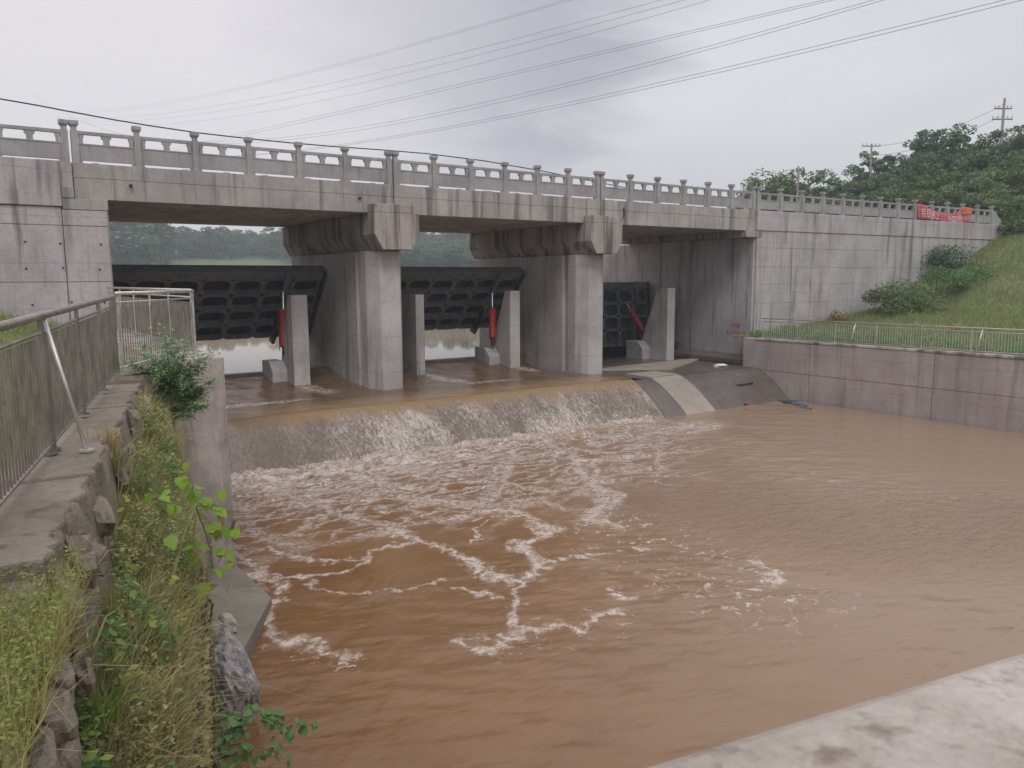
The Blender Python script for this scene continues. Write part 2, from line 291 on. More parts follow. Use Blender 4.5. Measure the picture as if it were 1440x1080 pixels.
# ------------------------------------------------------------------ water
WZ = -5.85       # pool level
CREST_Y, CREST_Z, TOE_Y = 25.35, -4.42, 23.15
def watermat():
    m, nt, b = newmat('muddy_water'); p = pos(nt)
    at = N(nt, 'ShaderNodeAttribute', attribute_name='foam'); at2 = N(nt, 'ShaderNodeAttribute', attribute_name='zone')
    foam, zone = at.outputs['Fac'], at2.outputs['Fac']
    wn = N(nt, 'ShaderNodeTexNoise'); wn.inputs['Scale'].default_value = .9; wn.inputs['Detail'].default_value = 5; wn.inputs['Roughness'].default_value = .62; nt.links.new(p, wn.inputs['Vector'])
    warp = N(nt, 'ShaderNodeVectorMath', operation='MULTIPLY_ADD'); nt.links.new(wn.outputs[1], warp.inputs[0]); warp.inputs[1].default_value = (1.5, 1.5, 0); nt.links.new(p, warp.inputs[2])
    pw = warp.outputs[0]
    def web(scale, wdt, stretch=(1, 1, 1)):
        v = N(nt, 'ShaderNodeTexVoronoi', feature='DISTANCE_TO_EDGE'); v.inputs['Scale'].default_value = scale
        nt.links.new(mapping(nt, pw, stretch), v.inputs['Vector']); return ramp(nt, v.outputs['Distance'], (0, wdt, 1, 0))
    w1 = web(.36, .085, (.75, 1.15, .3)); w2 = web(1.15, .16, (.6, 1.5, .3)); fine = noise(nt, mapping(nt, pw, (1, 1.6, 1)), 6, 5, .7); spk = noise(nt, p, 16, 4, .75)
    net = math_(nt, 'MAXIMUM', w1, math_(nt, 'MULTIPLY', w2, ramp(nt, zone, (.15, .75, 0, .9))))
    net = math_(nt, 'MULTIPLY', net, zone)
    net = math_(nt, 'MULTIPLY', net, ramp(nt, fine, (.36, .62, .05, 1)))
    w3 = web(2.6, .2, (.55, 1.6, .3)); veil = noise(nt, mapping(nt, pw, (.5, 2.6, 1), rot=(0, 0, .55)), 3.2, 6, .7)
    near_ = N(nt, 'ShaderNodeAttribute', attribute_name='near').outputs['Fac']
    net = math_(nt, 'MAXIMUM', net, math_(nt, 'MULTIPLY', math_(nt, 'MULTIPLY', w3, near_), ramp(nt, fine, (.4, .62, 0, .9))))
    net = math_(nt, 'MAXIMUM', net, math_(nt, 'MULTIPLY', math_(nt, 'MULTIPLY', near_, .85), ramp(nt, math_(nt, 'ADD', veil, math_(nt, 'MULTIPLY', near_, .12)), (.50, .72, 0, 1))))
    dense = math_(nt, 'MULTIPLY', foam, ramp(nt, math_(nt, 'ADD', fine, math_(nt, 'MULTIPLY', foam, .30)), (.55, .95, 0, 1)))
    dense = math_(nt, 'MULTIPLY', dense, ramp(nt, math_(nt, 'ADD', spk, math_(nt, 'MULTIPLY', foam, .25)), (.45, .72, .2, .95)))
    at3 = N(nt, 'ShaderNodeAttribute', attribute_name='fleck')
    fl = noise(nt, mapping(nt, pw, (1, 1.3, 1)), 4.2, 5, .72)
    fl = math_(nt, 'MULTIPLY', ramp(nt, fl, (.55, .64, 0, .8)), at3.outputs['Fac'])
    fm = math_(nt, 'MAXIMUM', math_(nt, 'MAXIMUM', math_(nt, 'MULTIPLY', net, .95), dense), fl, clamp=True)
    mud = mixc(nt, ramp(nt, noise(nt, pw, .35, 4, .6), (.3, .7, 0, 1)), (.165, .080, .031), (.200, .105, .045))
    sx = N(nt, 'ShaderNodeSeparateXYZ'); nt.links.new(p, sx.inputs[0])     # pale sky sheen on the right-hand side of the pool, painted into the mud colour
    sheen_x = math_(nt, 'ADD', sx.outputs[0], math_(nt, 'MULTIPLY', math_(nt, 'SUBTRACT', wn.outputs[0], .5), 5))
    mud = mixc(nt, ramp(nt, math_(nt, 'SUBTRACT', sheen_x, math_(nt, 'MULTIPLY', sx.outputs[1], .75)), (-6, 11, 0, 1)), mud, (.27, .18, .12))
    col = mixc(nt, math_(nt, 'MULTIPLY', fm, .88), mud, (.68, .60, .56))
    nt.links.new(col, b.inputs['Base Color']); b.inputs['IOR'].default_value = 1.33
    nt.links.new(math_(nt, 'ADD', .05, math_(nt, 'MULTIPLY', fm, .6)), b.inputs['Roughness'])
    r1 = noise(nt, mapping(nt, p, (1.0, 1.6, 1), rot=(0, 0, .5)), 2.2, 4, .6, .3); r2 = noise(nt, mapping(nt, p, (1, 1.5, 1)), 9, 4, .65)
    h = math_(nt, 'ADD', r1, math_(nt, 'MULTIPLY', r2, .34)); h = math_(nt, 'ADD', h, math_(nt, 'MULTIPLY', fm, .25)); at4 = N(nt, 'ShaderNodeAttribute', attribute_name='rip'); h = math_(nt, 'MULTIPLY', h, math_(nt, 'ADD', .28, math_(nt, 'MULTIPLY', at4.outputs['Fac'], 2.8)))
    bump(nt, b, h, .085, .75); return m
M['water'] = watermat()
def flatwater(name, bump_d, rough=.05, mudc=(.19, .10, .055)):
    m, nt, b = newmat(name); p = pos(nt)
    nt.links.new(mixc(nt, noise(nt, p, .4, 4, .6), mudc, tuple(c * 1.3 for c in mudc)), b.inputs['Base Color']); b.inputs['IOR'].default_value = 1.33; b.inputs['Roughness'].default_value = rough
    bump(nt, b, noise(nt, mapping(nt, p, (1, .5, 1)), 2.5, 4, .6), bump_d, .5); return m
M['calm'] = flatwater('calm_reservoir_water', .002, .02, (.27, .18, .11))
def sillmat():
    m, nt, b = newmat('sill_water'); p = pos(nt)
    sp = N(nt, 'ShaderNodeSeparateXYZ'); nt.links.new(p, sp.inputs[0])
    n = noise(nt, mapping(nt, p, (1.5, .6, 1)), 1.6, 6, .65, .5); n2 = noise(nt, p, 8, 5, .7)
    at = N(nt, 'ShaderNodeAttribute', attribute_name='foam')
    fo = math_(nt, 'MULTIPLY', at.outputs['Fac'], ramp(nt, n2, (.42, .62, 0, 1)))
    col = mixc(nt, ramp(nt, n, (.3, .7, 0, 1)), (.105, .066, .043), (.175, .108, .066))
    lip = ramp(nt, sp.outputs[1], (25.6, 27.6, 1, 0))
    col = mixc(nt, math_(nt, 'MULTIPLY', lip, ramp(nt, sp.outputs[0], (5.5, 10, 0, .85))), col, (.27, .175, .095))
    col = mixc(nt, fo, col, (.62, .50, .42)); nt.links.new(col, b.inputs['Base Color']); b.inputs['IOR'].default_value = 1.33; b.inputs['Roughness'].default_value = .16
    bump(nt, b, math_(nt, 'ADD', n, math_(nt, 'MULTIPLY', n2, .2)), .08, .7); return m
M['sill'] = sillmat()
def fallmat():
    m, nt, b = newmat('falling_water'); p = pos(nt)
    uv = N(nt, 'ShaderNodeAttribute', attribute_name='flow')      # x along the crest, y down the slope in metres
    v = uv.outputs['Vector']; sp = N(nt, 'ShaderNodeSeparateXYZ'); nt.links.new(v, sp.inputs[0])
    wn = noise(nt, mapping(nt, v, (1, 1, 1)), 1.2, 3, .6)
    c1 = noise(nt, mapping(nt, v, (9, 4.5, 1)), 1, 7, .8, .9); c2 = noise(nt, mapping(nt, v, (24, 12, 1), (3, 3, 0)), 1, 5, .8, .6); big = noise(nt, mapping(nt, v, (.7, .35, 1), (1, 5, 0)), 1, 4, .6)
    lobes = noise(nt, mapping(nt, v, (1.8, .2, 1), (7, 2, 0)), 1, 4, .65)
    down = math_(nt, 'SUBTRACT', sp.outputs[1], math_(nt, 'MULTIPLY', math_(nt, 'SUBTRACT', lobes, .5), 2.2))
    start = ramp(nt, down, (.30, .95, 0, 1))
    lefty = ramp(nt, sp.outputs[0], (7.2, 12.0, .22, .9))
    f = math_(nt, 'ADD', math_(nt, 'MULTIPLY', c1, .55), math_(nt, 'MULTIPLY', c2, .45))
    f = math_(nt, 'ADD', f, math_(nt, 'MULTIPLY', math_(nt, 'SUBTRACT', big, .5), .35))
    f = ramp(nt, f, (.44, .62, 0, 1)); f = math_(nt, 'MULTIPLY', math_(nt, 'MULTIPLY', f, start), lefty)
    darkc = mixc(nt, c1, (.085, .064, .05), (.17, .125, .095)); tan = mixc(nt, ramp(nt, sp.outputs[0], (5.5, 10, 0, 1)), (.15, .098, .065), (.27, .175, .095))
    col = mixc(nt, start, tan, darkc); col = mixc(nt, f, col, (.56, .49, .44)); nt.links.new(col, b.inputs['Base Color'])
    nt.links.new(math_(nt, 'ADD', .2, math_(nt, 'MULTIPLY', start, .35)), b.inputs['Roughness'])
    bump(nt, b, math_(nt, 'ADD', c1, math_(nt, 'MULTIPLY', c2, .5)), .035, .8); return m
M['fall'] = fallmat()

# ------------------------------------------------------------------ the ground, river bed and terrain
PW = (.25, -.35)     # river-side face of the old left wall: X = .25 Y - .35
def wx(Y): return np.where(np.asarray(Y) < 8, PW[0] * np.asarray(Y) + PW[1], 1.65 + .150 * (np.asarray(Y) - 8))
FA = (.23, -1.3)     # left fence line: X = .23 Y - 1.3
def fx(Y): return FA[0] * Y + FA[1]
MB().box(-3000, 3000, -3000, 3000, -10.2, -10).build('ground', M['mud']); tag(bpy.data.objects['ground'], kind='structure')
def st_(x, a, b): t = np.clip((x - a) / (b - a), 0, 1); return t * t * (3 - 2 * t)
def h_right(X, Y):
    z = np.interp(X, [32, 36, 41, 44, 47.3, 49.5, 54, 60, 66, 110, 180, 400], [-2.97, -2.95, -2.5, -2.2, -1.7, -.5, .8, 2.7, 3.0, 9.5, 14, 24])
    return z + .18 * fnoise(X, Y, 9, 1) * st_(X, 33.2, 38) + 1.2 * fnoise(X, Y, 60, 2, 3) * st_(X, 66, 90)
xs = np.concatenate([np.arange(32.95, 70, .5), np.arange(70, 200, 3), np.arange(200, 620, 20)]); ys = np.concatenate([np.arange(-160, -10, 10), np.arange(-10, 27.66, .628)])
ys[-1] = 27.62
X, Y = np.meshgrid(xs, ys); o = link('right_bank', gridmesh('right_bank', X, Y, h_right(X, Y)), M['ground'], smooth=True); tag(o, kind='structure')
def h_up(X, Y):
    r = np.hypot(X, Y - 10); az_ = np.degrees(np.arctan2(X, Y))
    near = 112 - 25 * st_(az_, 20, 30) + 4 * np.sin(az_ * .7)
    z = np.interp(r - near, [-40, -6, 0, 8, 60, 200, 300, 600, 1200], [-8, -5, -3.75, -2.7, -1.2, 4.5, 12.5, 15, 34])
    rb = np.interp(X, [34.9, 37, 45, 62, 110, 400], [-3.9, -3, .5, 3.3, 8, 24])   # right bank upstream
    rb = -3.9 + (rb + 3.9) * np.maximum(st_(X / np.maximum(Y, 1), .72, 1.05), 1 - st_(Y, 42, 60))   # the bank drops back to the water beyond the bridge
    z = np.where(X > 35, np.maximum(z, rb), z)
    lb = np.interp(-X, [-4.2, -1, 10, 60, 400], [-3.9, -2.2, 2.5, 3.4, 12])
    z = np.where((X < 4) & (r < 400), np.maximum(z, lb), z)
    return z + .25 * fnoise(X, Y, 14, 3) + 1.6 * fnoise(X, Y, 160, 5, 3) * st_(r, 250, 450)
xs = np.concatenate([np.arange(-600, -60, 20), np.arange(-60, 110, 1.7), np.arange(110, 240, 5), np.arange(240, 800, 20)]); ys = np.concatenate([np.arange(37.75, 140, 1.7), np.arange(140, 300, 4), np.arange(300, 1200, 25)])
X, Y = np.meshgrid(xs, ys); o = link('upstream_hills', gridmesh('upstream_hills', X, Y, h_up(X, Y)), M['meadow'], smooth=True); tag(o, kind='structure')
# left bank in front of the bridge: runs up to the fence line / guide wall
us = np.concatenate([[0, .5, 1, 1.6, 2.4], np.arange(3.4, 30, 1.2), np.arange(31, 200, 9)]); ys = np.arange(-60, 27.61, .8); ys = np.append(ys[:-1], 27.58)
U, Y = np.meshgrid(us, ys); edge = np.where(Y < 13.4, fx(Y) - .02, np.minimum(2.8, 1.78 + (Y - 13.4) * .55)); X = edge - U
Z = -1.52 + .55 * st_(Y, 16, 26) * st_(U, .6, 3) + .08 * fnoise(X, Y, 4, 2) * st_(U, 0, 2) + 1.5 * st_(U, 14, 60)
o = link('left_bank', gridmesh('left_bank', X, Y, Z), M['ground'], smooth=True); tag(o, kind='structure')
# road on its embankment either side
for nm, a, b, f in (('left_road', -300, 2.93, lambda x: 3.62 + 0 * x), ('right_road', 35.25, 400, lambda x: np.maximum(3.60, h_right(x, 30 + 0 * x) + .2))):
    xx = np.linspace(a, b, 120); yy = np.array([27.75, 32.5, 37.6]); X, Y = np.meshgrid(xx, yy); Z = f(X)
    # follow the slightly turned wing wall
    if nm == 'right_road': Y = Y - (X - 35.2) * .0559 * (37.9 - Y) / 10 * (X < 61)
    o = link(nm, gridmesh(nm, X, Y, Z - .01), M['asphalt']); tag(o, kind='structure')

# pool with foam
def seg_dist(P, pts):
    d = np.full(len(P), 1e9)
    for a, b in zip(pts[:-1], pts[1:]):
        ab = b - a; t = np.clip(((P - a) @ ab) / (ab @ ab + 1e-9), 0, 1); q = P - (a + t[:, None] * ab); d = np.minimum(d, np.hypot(q[:, 0], q[:, 1]))
    return d
XL, XR = 2.0, 32.45
xs = np.arange(1.0, XR + .01, .055); ys = np.arange(5.5, 24.6, .055); X, Y = np.meshgrid(xs, ys); P = np.stack([X.ravel(), Y.ravel()], 1)
wob = np.stack([fnoise(P[:, 0], P[:, 1], 1.6, 4), fnoise(P[:, 0], P[:, 1], 1.6, 9)], 1) * .34 + np.stack([fnoise(P[:, 0], P[:, 1], .5, 11), fnoise(P[:, 0], P[:, 1], .5, 12)], 1) * .12
PP = P + wob
STR = [  # foam streamers: photo pixels on the pool surface, half-width in m
 ([(429, 709), (478, 722), (522, 733), (567, 753), (607, 767), (651, 784), (682, 802), (722, 820)], .20),
 ([(500, 655), (531, 673), (567, 696), (620, 707), (678, 716), (727, 722), (749, 736), (784, 747), (762, 756), (727, 762), (749, 780), (762, 789), (744, 811), (727, 820)], .27),
 ([(762, 789), (802, 784), (833, 776), (856, 776)], .14), ([(798, 633), (816, 656), (833, 678), (856, 700), (847, 718), (833, 727), (869, 742)], .32),
 ([(730, 640), (713, 656), (696, 682), (687, 709)], .30), ([(340, 776), (389, 776), (442, 784), (500, 789), (522, 776), (567, 762), (607, 767)], .13),
 ([(371, 807), (416, 816), (478, 807), (513, 793), (522, 784)], .13), ([(384, 811), (429, 824), (487, 831), (549, 831), (576, 827), (624, 818)], .09),
 ([(638, 831), (673, 836), (691, 829)], .12), ([(722, 838), (731, 860), (722, 882), (727, 896)], .12),
 ([(656, 900), (678, 913), (700, 902), (744, 896), (789, 878), (833, 869), (887, 860)], .14),
 ([(382, 842), (389, 870), (400, 895), (416, 906), (451, 920), (482, 928), (496, 913)], .17), ([(334, 770), (345, 788), (366, 805), (384, 830)], .16),
 ([(340, 735), (389, 727), (433, 704), (487, 696), (549, 691)], .12), ([(522, 733), (560, 735), (611, 731), (664, 727), (718, 727)], .11),
 ([(340, 690), (420, 690), (500, 680), (531, 673)], .16), ([(429, 709), (400, 690), (380, 672)], .22), ([(478, 722), (520, 700), (545, 680)], .12), ([(607, 700), (650, 690), (690, 694)], .10),
 ([(745, 690), (700, 698), (640, 702)], .08), ([(700, 730), (670, 744), (665, 760)], .06), ([(745, 822), (727, 836)], .12), ([(1050, 790), (1075, 800), (1090, 815)], .22), ([(860, 830), (880, 838), (895, 833)], .16)]
foam = np.zeros(len(P))
for pts, hw in STR:
    q = np.array([atz(x, y, WZ)[:2] for x, y in pts]); d = seg_dist(PP, q)
    foam = np.maximum(foam, (1 - st_(d, 0, hw * 2.1)) * .95)
dt = TOE_Y - P[:, 1]           # distance from the foot of the weir
inx = (1 - st_(P[:, 0], 22.8, 24.4))
band = (1 - st_(dt + .5 * fnoise(P[:, 0], P[:, 1], 2.2, 6), .15, 1.15)) * inx
blob = 1 - st_(np.hypot((P[:, 0] - 22.6) / 3.3, (P[:, 1] - 21.2) / 1.5), .45, 1.1)
foam = np.maximum(foam, band * 1.0); foam = np.maximum(foam, blob * .42)
zone = (1 - st_(dt + 1.2 * fnoise(P[:, 0], P[:, 1], 5, 3), 3, 11)) * (1 - st_(P[:, 0] + .5 * dt, 20, 26))
zone = np.maximum(zone, blob * .9); zone *= st_(np.hypot((P[:, 0] - 6.2) / 3.2, (P[:, 1] - 14.6) / 1.6), .5, 1.1)
q = np.array([atz(x, y, WZ)[:2] for x, y in [(880, 740), (960, 790), (1060, 830)]]); fleck = (1 - st_(seg_dist(P, q), .3, 2.6)) * .9
q = np.array([atz(x, y, WZ)[:2] for x, y in [(1060, 650), (1200, 690), (1420, 705)]]); fleck = np.maximum(fleck, (1 - st_(seg_dist(P, q), .1, 1.3)) * .35)
q = np.array([atz(x, y, WZ)[:2] for x, y in [(700, 905), (850, 875)]]); fleck = np.maximum(fleck, (1 - st_(seg_dist(P, q), .1, .9)) * .8)
q = np.array([atz(x, y, WZ)[:2] for x, y in [(390, 915), (490, 930)]]); fleck = np.maximum(fleck, (1 - st_(seg_dist(P, q), .1, .5)) * .9)
nearf = (1 - st_(dt + 1.0 * fnoise(P[:, 0], P[:, 1], 4, 6), 1.2, 5.5)) * (1 - st_(P[:, 0] + .9 * dt, 14, 24)); nearf = np.maximum(nearf, blob * .7); nearf = np.maximum(nearf, .45 * (1 - st_(dt + .5 * fnoise(P[:, 0], P[:, 1], 3, 6), .8, 3.2)) * inx)
q = np.array([atz(x, y, WZ)[:2] for x, y in [(1000, 700), (1200, 740), (1440, 740)]]); rip = 1 - st_(seg_dist(P, q), .8, 4.5); rip = np.maximum(rip, .6 * (1 - st_(dt, 2, 9)) * inx)
amp = .018 + .07 * (1 - st_(dt, 0, 8)) * inx
calm = 1 - .93 * st_(P[:, 0] - .9 * (P[:, 1] - 15), 22.5, 27) 
zw = (fnoise(P[:, 0] * .9, P[:, 1] * 1.3, 1.7, 8, 4) * amp + .009 * fnoise(P[:, 0] * .8 + P[:, 1] * .5, P[:, 1] * 1.5, .62, 10, 3)) * calm
zw += band * (.12 + .10 * np.abs(fnoise(P[:, 0], P[:, 1], .55, 5)))
me = gridmesh('pool', X, Y, (WZ + zw).reshape(X.shape))
for nm, arr in (('foam', foam), ('zone', zone), ('fleck', fleck), ('rip', rip), ('near', nearf)):
    a = me.attributes.new(nm, 'FLOAT', 'POINT'); a.data.foreach_set('value', arr.astype(np.float32))
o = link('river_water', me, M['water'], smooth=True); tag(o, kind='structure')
mb = MB(); mb.poly([(-60, -160, WZ), (XR + .1, -160, WZ), (XR + .1, 5.52, WZ), (-60, 5.52, WZ)], [(0, 1, 2, 3)])
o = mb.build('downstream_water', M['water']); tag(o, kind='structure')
# spray and broken water standing up along the foot of the fall
V = []; F = []
for k in range(1500):
    x = rng.uniform(4.2, 23.7); y = TOE_Y - abs(rng.normal(0, .22)) + .12; s = rng.uniform(.006, .02); z = WZ + .06 + abs(rng.normal(0, .09)); c = np.array([x, y, z])
    a = rng.normal(size=(3, 3)) * s; n0 = len(V); V += [c + a[0], c + a[1], c + a[2], c - a[0] * .6 - a[1] * .6]; F += [(n0, n0 + 1, n0 + 2, n0 + 3)]
fm, nt_, b_ = newmat('white_foam'); b_.inputs['Base Color'].default_value = (.62, .55, .52, 1); b_.inputs['Roughness'].default_value = .7
o = link('spray', fastmesh('spray', V, F), fm); tag(o, 'white splashing foam at the foot of the weir fall', 'foam', kind='stuff')

# reservoir beyond the gates and the sheet running over the sill
def sill_z(Y): return np.interp(Y, [25.35, 26.2, 28.5, 30.5, 32.3, 32.6, 33], [-4.36, -4.33, -4.28, -4.16, -3.9, -3.76, -3.75])
mb = MB(); mb.poly([(-80, 37.72, -3.75), (130, 37.72, -3.75), (130, 190, -3.75), (-80, 190, -3.75)], [(0, 1, 2, 3)]); mb.poly([(3.9, 32.85, -3.75), (35.1, 32.85, -3.75), (35.1, 37.72, -3.75), (3.9, 37.72, -3.75)], [(0, 1, 2, 3)])
o = mb.build('reservoir_water', M['calm']); tag(o, kind='structure')
xs = np.arange(4.0, 25.6, .09); ys = np.arange(CREST_Y, 32.9, .09); X, Y = np.meshgrid(xs, ys)
Z = sill_z(Y) + .025 * fnoise(X, Y * .6, 1.3, 6) * (1 - st_(Y, 31.8, 32.7)) * st_(Y, 25.3, 26)
# thins out towards the dry right-hand bay
Z = Z - .42 * st_(X + .42 * (Y - 25.3), 23.9, 26.2) * (Y < 32.6)
fo = np.zeros(X.shape)
for cx, cy, rx, ry in ((10.9, 29.6, .55, 1.0), (11.2, 28.8, .6, .7), (16.6, 29.6, .5, 1.2), (16.9, 28.6, .6, .6), (21.5, 29.8, .5, .9), (7.5, 27.6, 3.2, .35), (18, 27.8, 1.6, .3)): fo = np.maximum(fo, 1 - st_(np.hypot((X - cx) / rx, (Y - cy) / ry), .4, 1.1))
me = gridmesh('sill_water', X, Y, Z); a = me.attributes.new('foam', 'FLOAT', 'POINT'); a.data.foreach_set('value', fo.ravel().astype(np.float32))
o = link('sill_water', me, M['sill'], smooth=True); tag(o, kind='structure')
# falling sheet
def weir_profile(t):     # t 0..1 from crest to below the pool
    y = CREST_Y - t * (CREST_Y - TOE_Y + .5); z = CREST_Z + .03 - 2.05 * (t ** 1.35) * 1.0
    return y, z
ts = np.linspace(0, 1, 60); xs = np.arange(4.0, 23.95, .05); X, T = np.meshgrid(xs, ts); Yf, Zf = weir_profile(T)
lift = .035 + .010 * fnoise(X, T * .5, .5, 3, 4) * st_(T, .02, .2) + .008 * fnoise(X * 1.4, T * .8, .16, 6, 2) * st_(T, .15, .4)
lift *= 1 - st_(X - T * .25, 23.0, 23.75)
me = gridmesh('falling_water', X, Yf - lift * .5, Zf + lift * .8)
a = me.attributes.new('flow', 'FLOAT_VECTOR', 'POINT'); a.data.foreach_set('vector', np.stack([X, T * 2.9, 0 * X], -1).astype(np.float32).ravel())
o = link('falling_water', me, M['fall'], smooth=True); tag(o, kind='structure')

# ------------------------------------------------------------------ spillway (sill, slope)
mb = MB(); ts = np.linspace(0, 1, 14); prof = [(33.0, CREST_Z), (33.0, -9), (TOE_Y - 1.2, -9)]
pts = [tuple(weir_profile(t)) for t in ts]; pts = [(y, z - .06) for y, z in pts]; pts[0] = (CREST_Y, CREST_Z - .04)
poly = [(38.5, CREST_Z - .04), (38.5, -9), (pts[-1][0], -9)] + pts[::-1]
mb.prism([(3.85, y, z) for y, z in poly], (31.6, 0, 0)); sp_ = mb.build('spillway', M['apron']); tag(sp_, kind='structure')
def slope_strip(x0, x1, x0b, x1b, t0, t1, lift=.035):
    mb = MB(); n = 6; tt = np.linspace(t0, t1, n); top = []; 
    for i, t in enumerate(tt):
        y, z = weir_profile(t); f = i / (n - 1); top += [(x0 + (x0b - x0) * f, y, z - .06 + lift), (x1 + (x1b - x1) * f, y, z - .06 + lift)]
    bot = [(x, y, z - .1) for x, y, z in top]; m2 = len(top)
    fs = [(2 * i, 2 * i + 1, 2 * i + 3, 2 * i + 2) for i in range(n - 1)] + [(2 * i, 2 * i + 2, m2 + 2 * i + 2, m2 + 2 * i) for i in range(n - 1)] + [(2 * i + 1, m2 + 2 * i + 1, m2 + 2 * i + 3, 2 * i + 3) for i in range(n - 1)] + [(0, m2, m2 + 1, 1), (m2 - 2, m2 - 1, 2 * m2 - 1, 2 * m2 - 2)]
    return mb.poly(top + bot, fs)
slope_strip(25.1, 26.95, 25.35, 27.2, .02, .98).build('concrete_slab', M['slab'], sp_)
slope_strip(27.05, 32.3, 27.25, 32.3, .02, .98, .008).build('concrete_slab', M['apron'], sp_)
MB().box(25.1, 27.0, CREST_Y + .05, 27.0, CREST_Z - .1, CREST_Z + .02).build('concrete_slab', M['slab'], sp_)
mb = MB(); mb.box(27.06, 32.3, CREST_Y + .05, 30.3, CREST_Z - .1, CREST_Z - .02); mb.build('concrete_slab', M['apron'], sp_)
mb = MB(); mb.prism([(24.9, 28.8, CREST_Z - .02), (28.2, 27.1, CREST_Z - .02), (28.6, 27.25, CREST_Z - .02), (33.3, 29.7, CREST_Z - .02), (33.0, 30.1, CREST_Z - .02), (25.4, 29.4, CREST_Z - .02)], (0, 0, .045)); mb.build('dry_silt', M['slab'], sp_)
# deposit mound by the right abutment
mb = MB(); mb.prism([(32.6, 26.3, -4.44), (35.1, 26.3, -4.44), (35.1, 38, -4.44), (33.6, 38, -4.44)], (0, 0, .30)); mb.build('raised_ledge', M['apron'], sp_, bevel=.05)

# ------------------------------------------------------------------ bridge
JX = [2.95, 13.76, 24.2, 35.2]      # expansion joints
DY0, DY1 = 27.84, 37.5
DZ0, DZ1 = 2.53, 3.62
bridge = empty('road_bridge', (19, 32.6, -4.4), 'long grey concrete road bridge on two wall piers above the sluice gates', 'bridge')
for i in range(3):
    a, b = JX[i] + .012, JX[i + 1] - .012
    s_ = MB().box(a, b, DY0, DY1, DZ0, 3.17).build('deck_span', M['beam'], bridge, bevel=.015)
    MB().box(a, b, DY0 - .008, DY1 + .008, 3.1705, DZ1).build('kerb_beam', M['beam'], s_, bevel=.012)
# concrete railing: post and panel built once, then copied
H = 1.25
def post_mesh():
    mb = MB(); mb.box(-.10, .10, -.10, .10, 0, .96); mb.box(-.075, .075, -.075, .075, .96, 1.07)
    c = [(-.08, -.08), (.08, -.08), (.08, .08), (-.08, .08)]
    mb.poly([(x, y, 1.07) for x, y in c] + [(x * 1.6, y * 1.6, 1.14) for x, y in c], [(0, 3, 2, 1), (4, 5, 6, 7), (0, 1, 5, 4), (1, 2, 6, 5), (2, 3, 7, 6), (3, 0, 4, 7)])
    mb.box(-.125, .125, -.125, .125, 1.141, 1.25); return mb.mesh('railing_post')
PM = post_mesh(); PM.materials.append(M['rail'])
def panel_mesh(L):
    mb = MB(); h = L / 2; g_ = .006
    mb.box(-h, h, -.05, .05, .085, .55)                         # lower slab, gap left beneath
    mb.box(-h, h, -.065, .065, .551, .59)
    mb.box(-h, h, -.07, .07, .86, .955)
    def bal(x, wt, wb):
        mb.prism([(x - wb, -.055, .591), (x + wb, -.055, .591), (x + wb, -.055, .74), (x + wt, -.055, .79), (x + wt, -.055, .859), (x - wt, -.055, .859), (x - wt, -.055, .79), (x - wb, -.055, .74)], (0, .11, 0))
    bal(0, .14, .085)
    for s in (-1, 1): bal(s * (h - .075), .0745 + .04 * 0, .05)
    for s in (-1, 1): mb.box(s * (h - .04) - .04, s * (h - .04) + .04, -.05, .05, .0, .084)
    return mb.mesh('railing_panel')
PC = {}
def railing(parent, p0, p1, n, dbl0=True, dbl1=True, z=DZ1, flare=None):
    """posts and panels between two joints, end posts paired with the next span's"""
    p0 = np.array(p0, float); p1 = np.array(p1, float); d = p1 - p0; L = np.hypot(*d); d /= L; ang = math.atan2(d[1], d[0])
    a, b = (.135 if dbl0 else 0), (L - .135 if dbl1 else L); ps = np.linspace(a, b, n + 1)
    for s in ps:
        o = link('railing_post', PM, None, parent, loc=(p0[0] + d[0] * s, p0[1] + d[1] * s, z)); o.rotation_euler.z = ang
    Lp = round(ps[1] - ps[0] - .205, 3)
    if Lp not in PC: PC[Lp] = panel_mesh(Lp); PC[Lp].materials.append(M['rail'])
    for s, t in zip(ps[:-1], ps[1:]):
        o = link('railing_panel', PC[Lp], None, parent, loc=(p0[0] + d[0] * (s + t) / 2, p0[1] + d[1] * (s + t) / 2, z)); o.rotation_euler.z = ang + random.uniform(-.004, .004)
for i in range(3):
    railing(bridge, (JX[i], 27.94), (JX[i + 1], 27.94), 6)
    railing(bridge, (JX[i], 37.35), (JX[i + 1], 37.35), 6)
# piers with corbelled caps
for pi, xc in enumerate((13.62, 24.15)):
    hw = .76
    pl = [(xc - .42, 28.0), (xc + .42, 28.0), (xc + hw, 28.62), (xc + hw, 37.0), (xc + .42, 37.6), (xc - .42, 37.6), (xc - hw, 37.0), (xc - hw, 29.55), (xc - hw + .12, 29.55), (xc - hw + .12, 29.25), (xc - hw, 29.25), (xc - hw, 28.62)]
    p_ = MB().prism([(x, y, -5.0) for x, y in pl], (0, 0, 6.145)).build('pier', M['pier'], bridge, bevel=.11)
    sec = [(xc - .60, 1.15), (xc + .60, 1.15), (xc + .94, 1.72), (xc + .94, 2.52), (xc - .94, 2.52), (xc - .94, 1.72)]
    MB().prism([(x, 27.3, z) for x, z in sec], (0, 10.4, 0)).build('pier_cap', M['grime'], p_, bevel=.02)
    MB().box(xc - .93, xc + .70, 27.3, 27.82, 2.522, 2.84).build('bearing_block', M['grime'], p_, bevel=.02)
# joint fillers
for x in JX[1:3]:
    pass

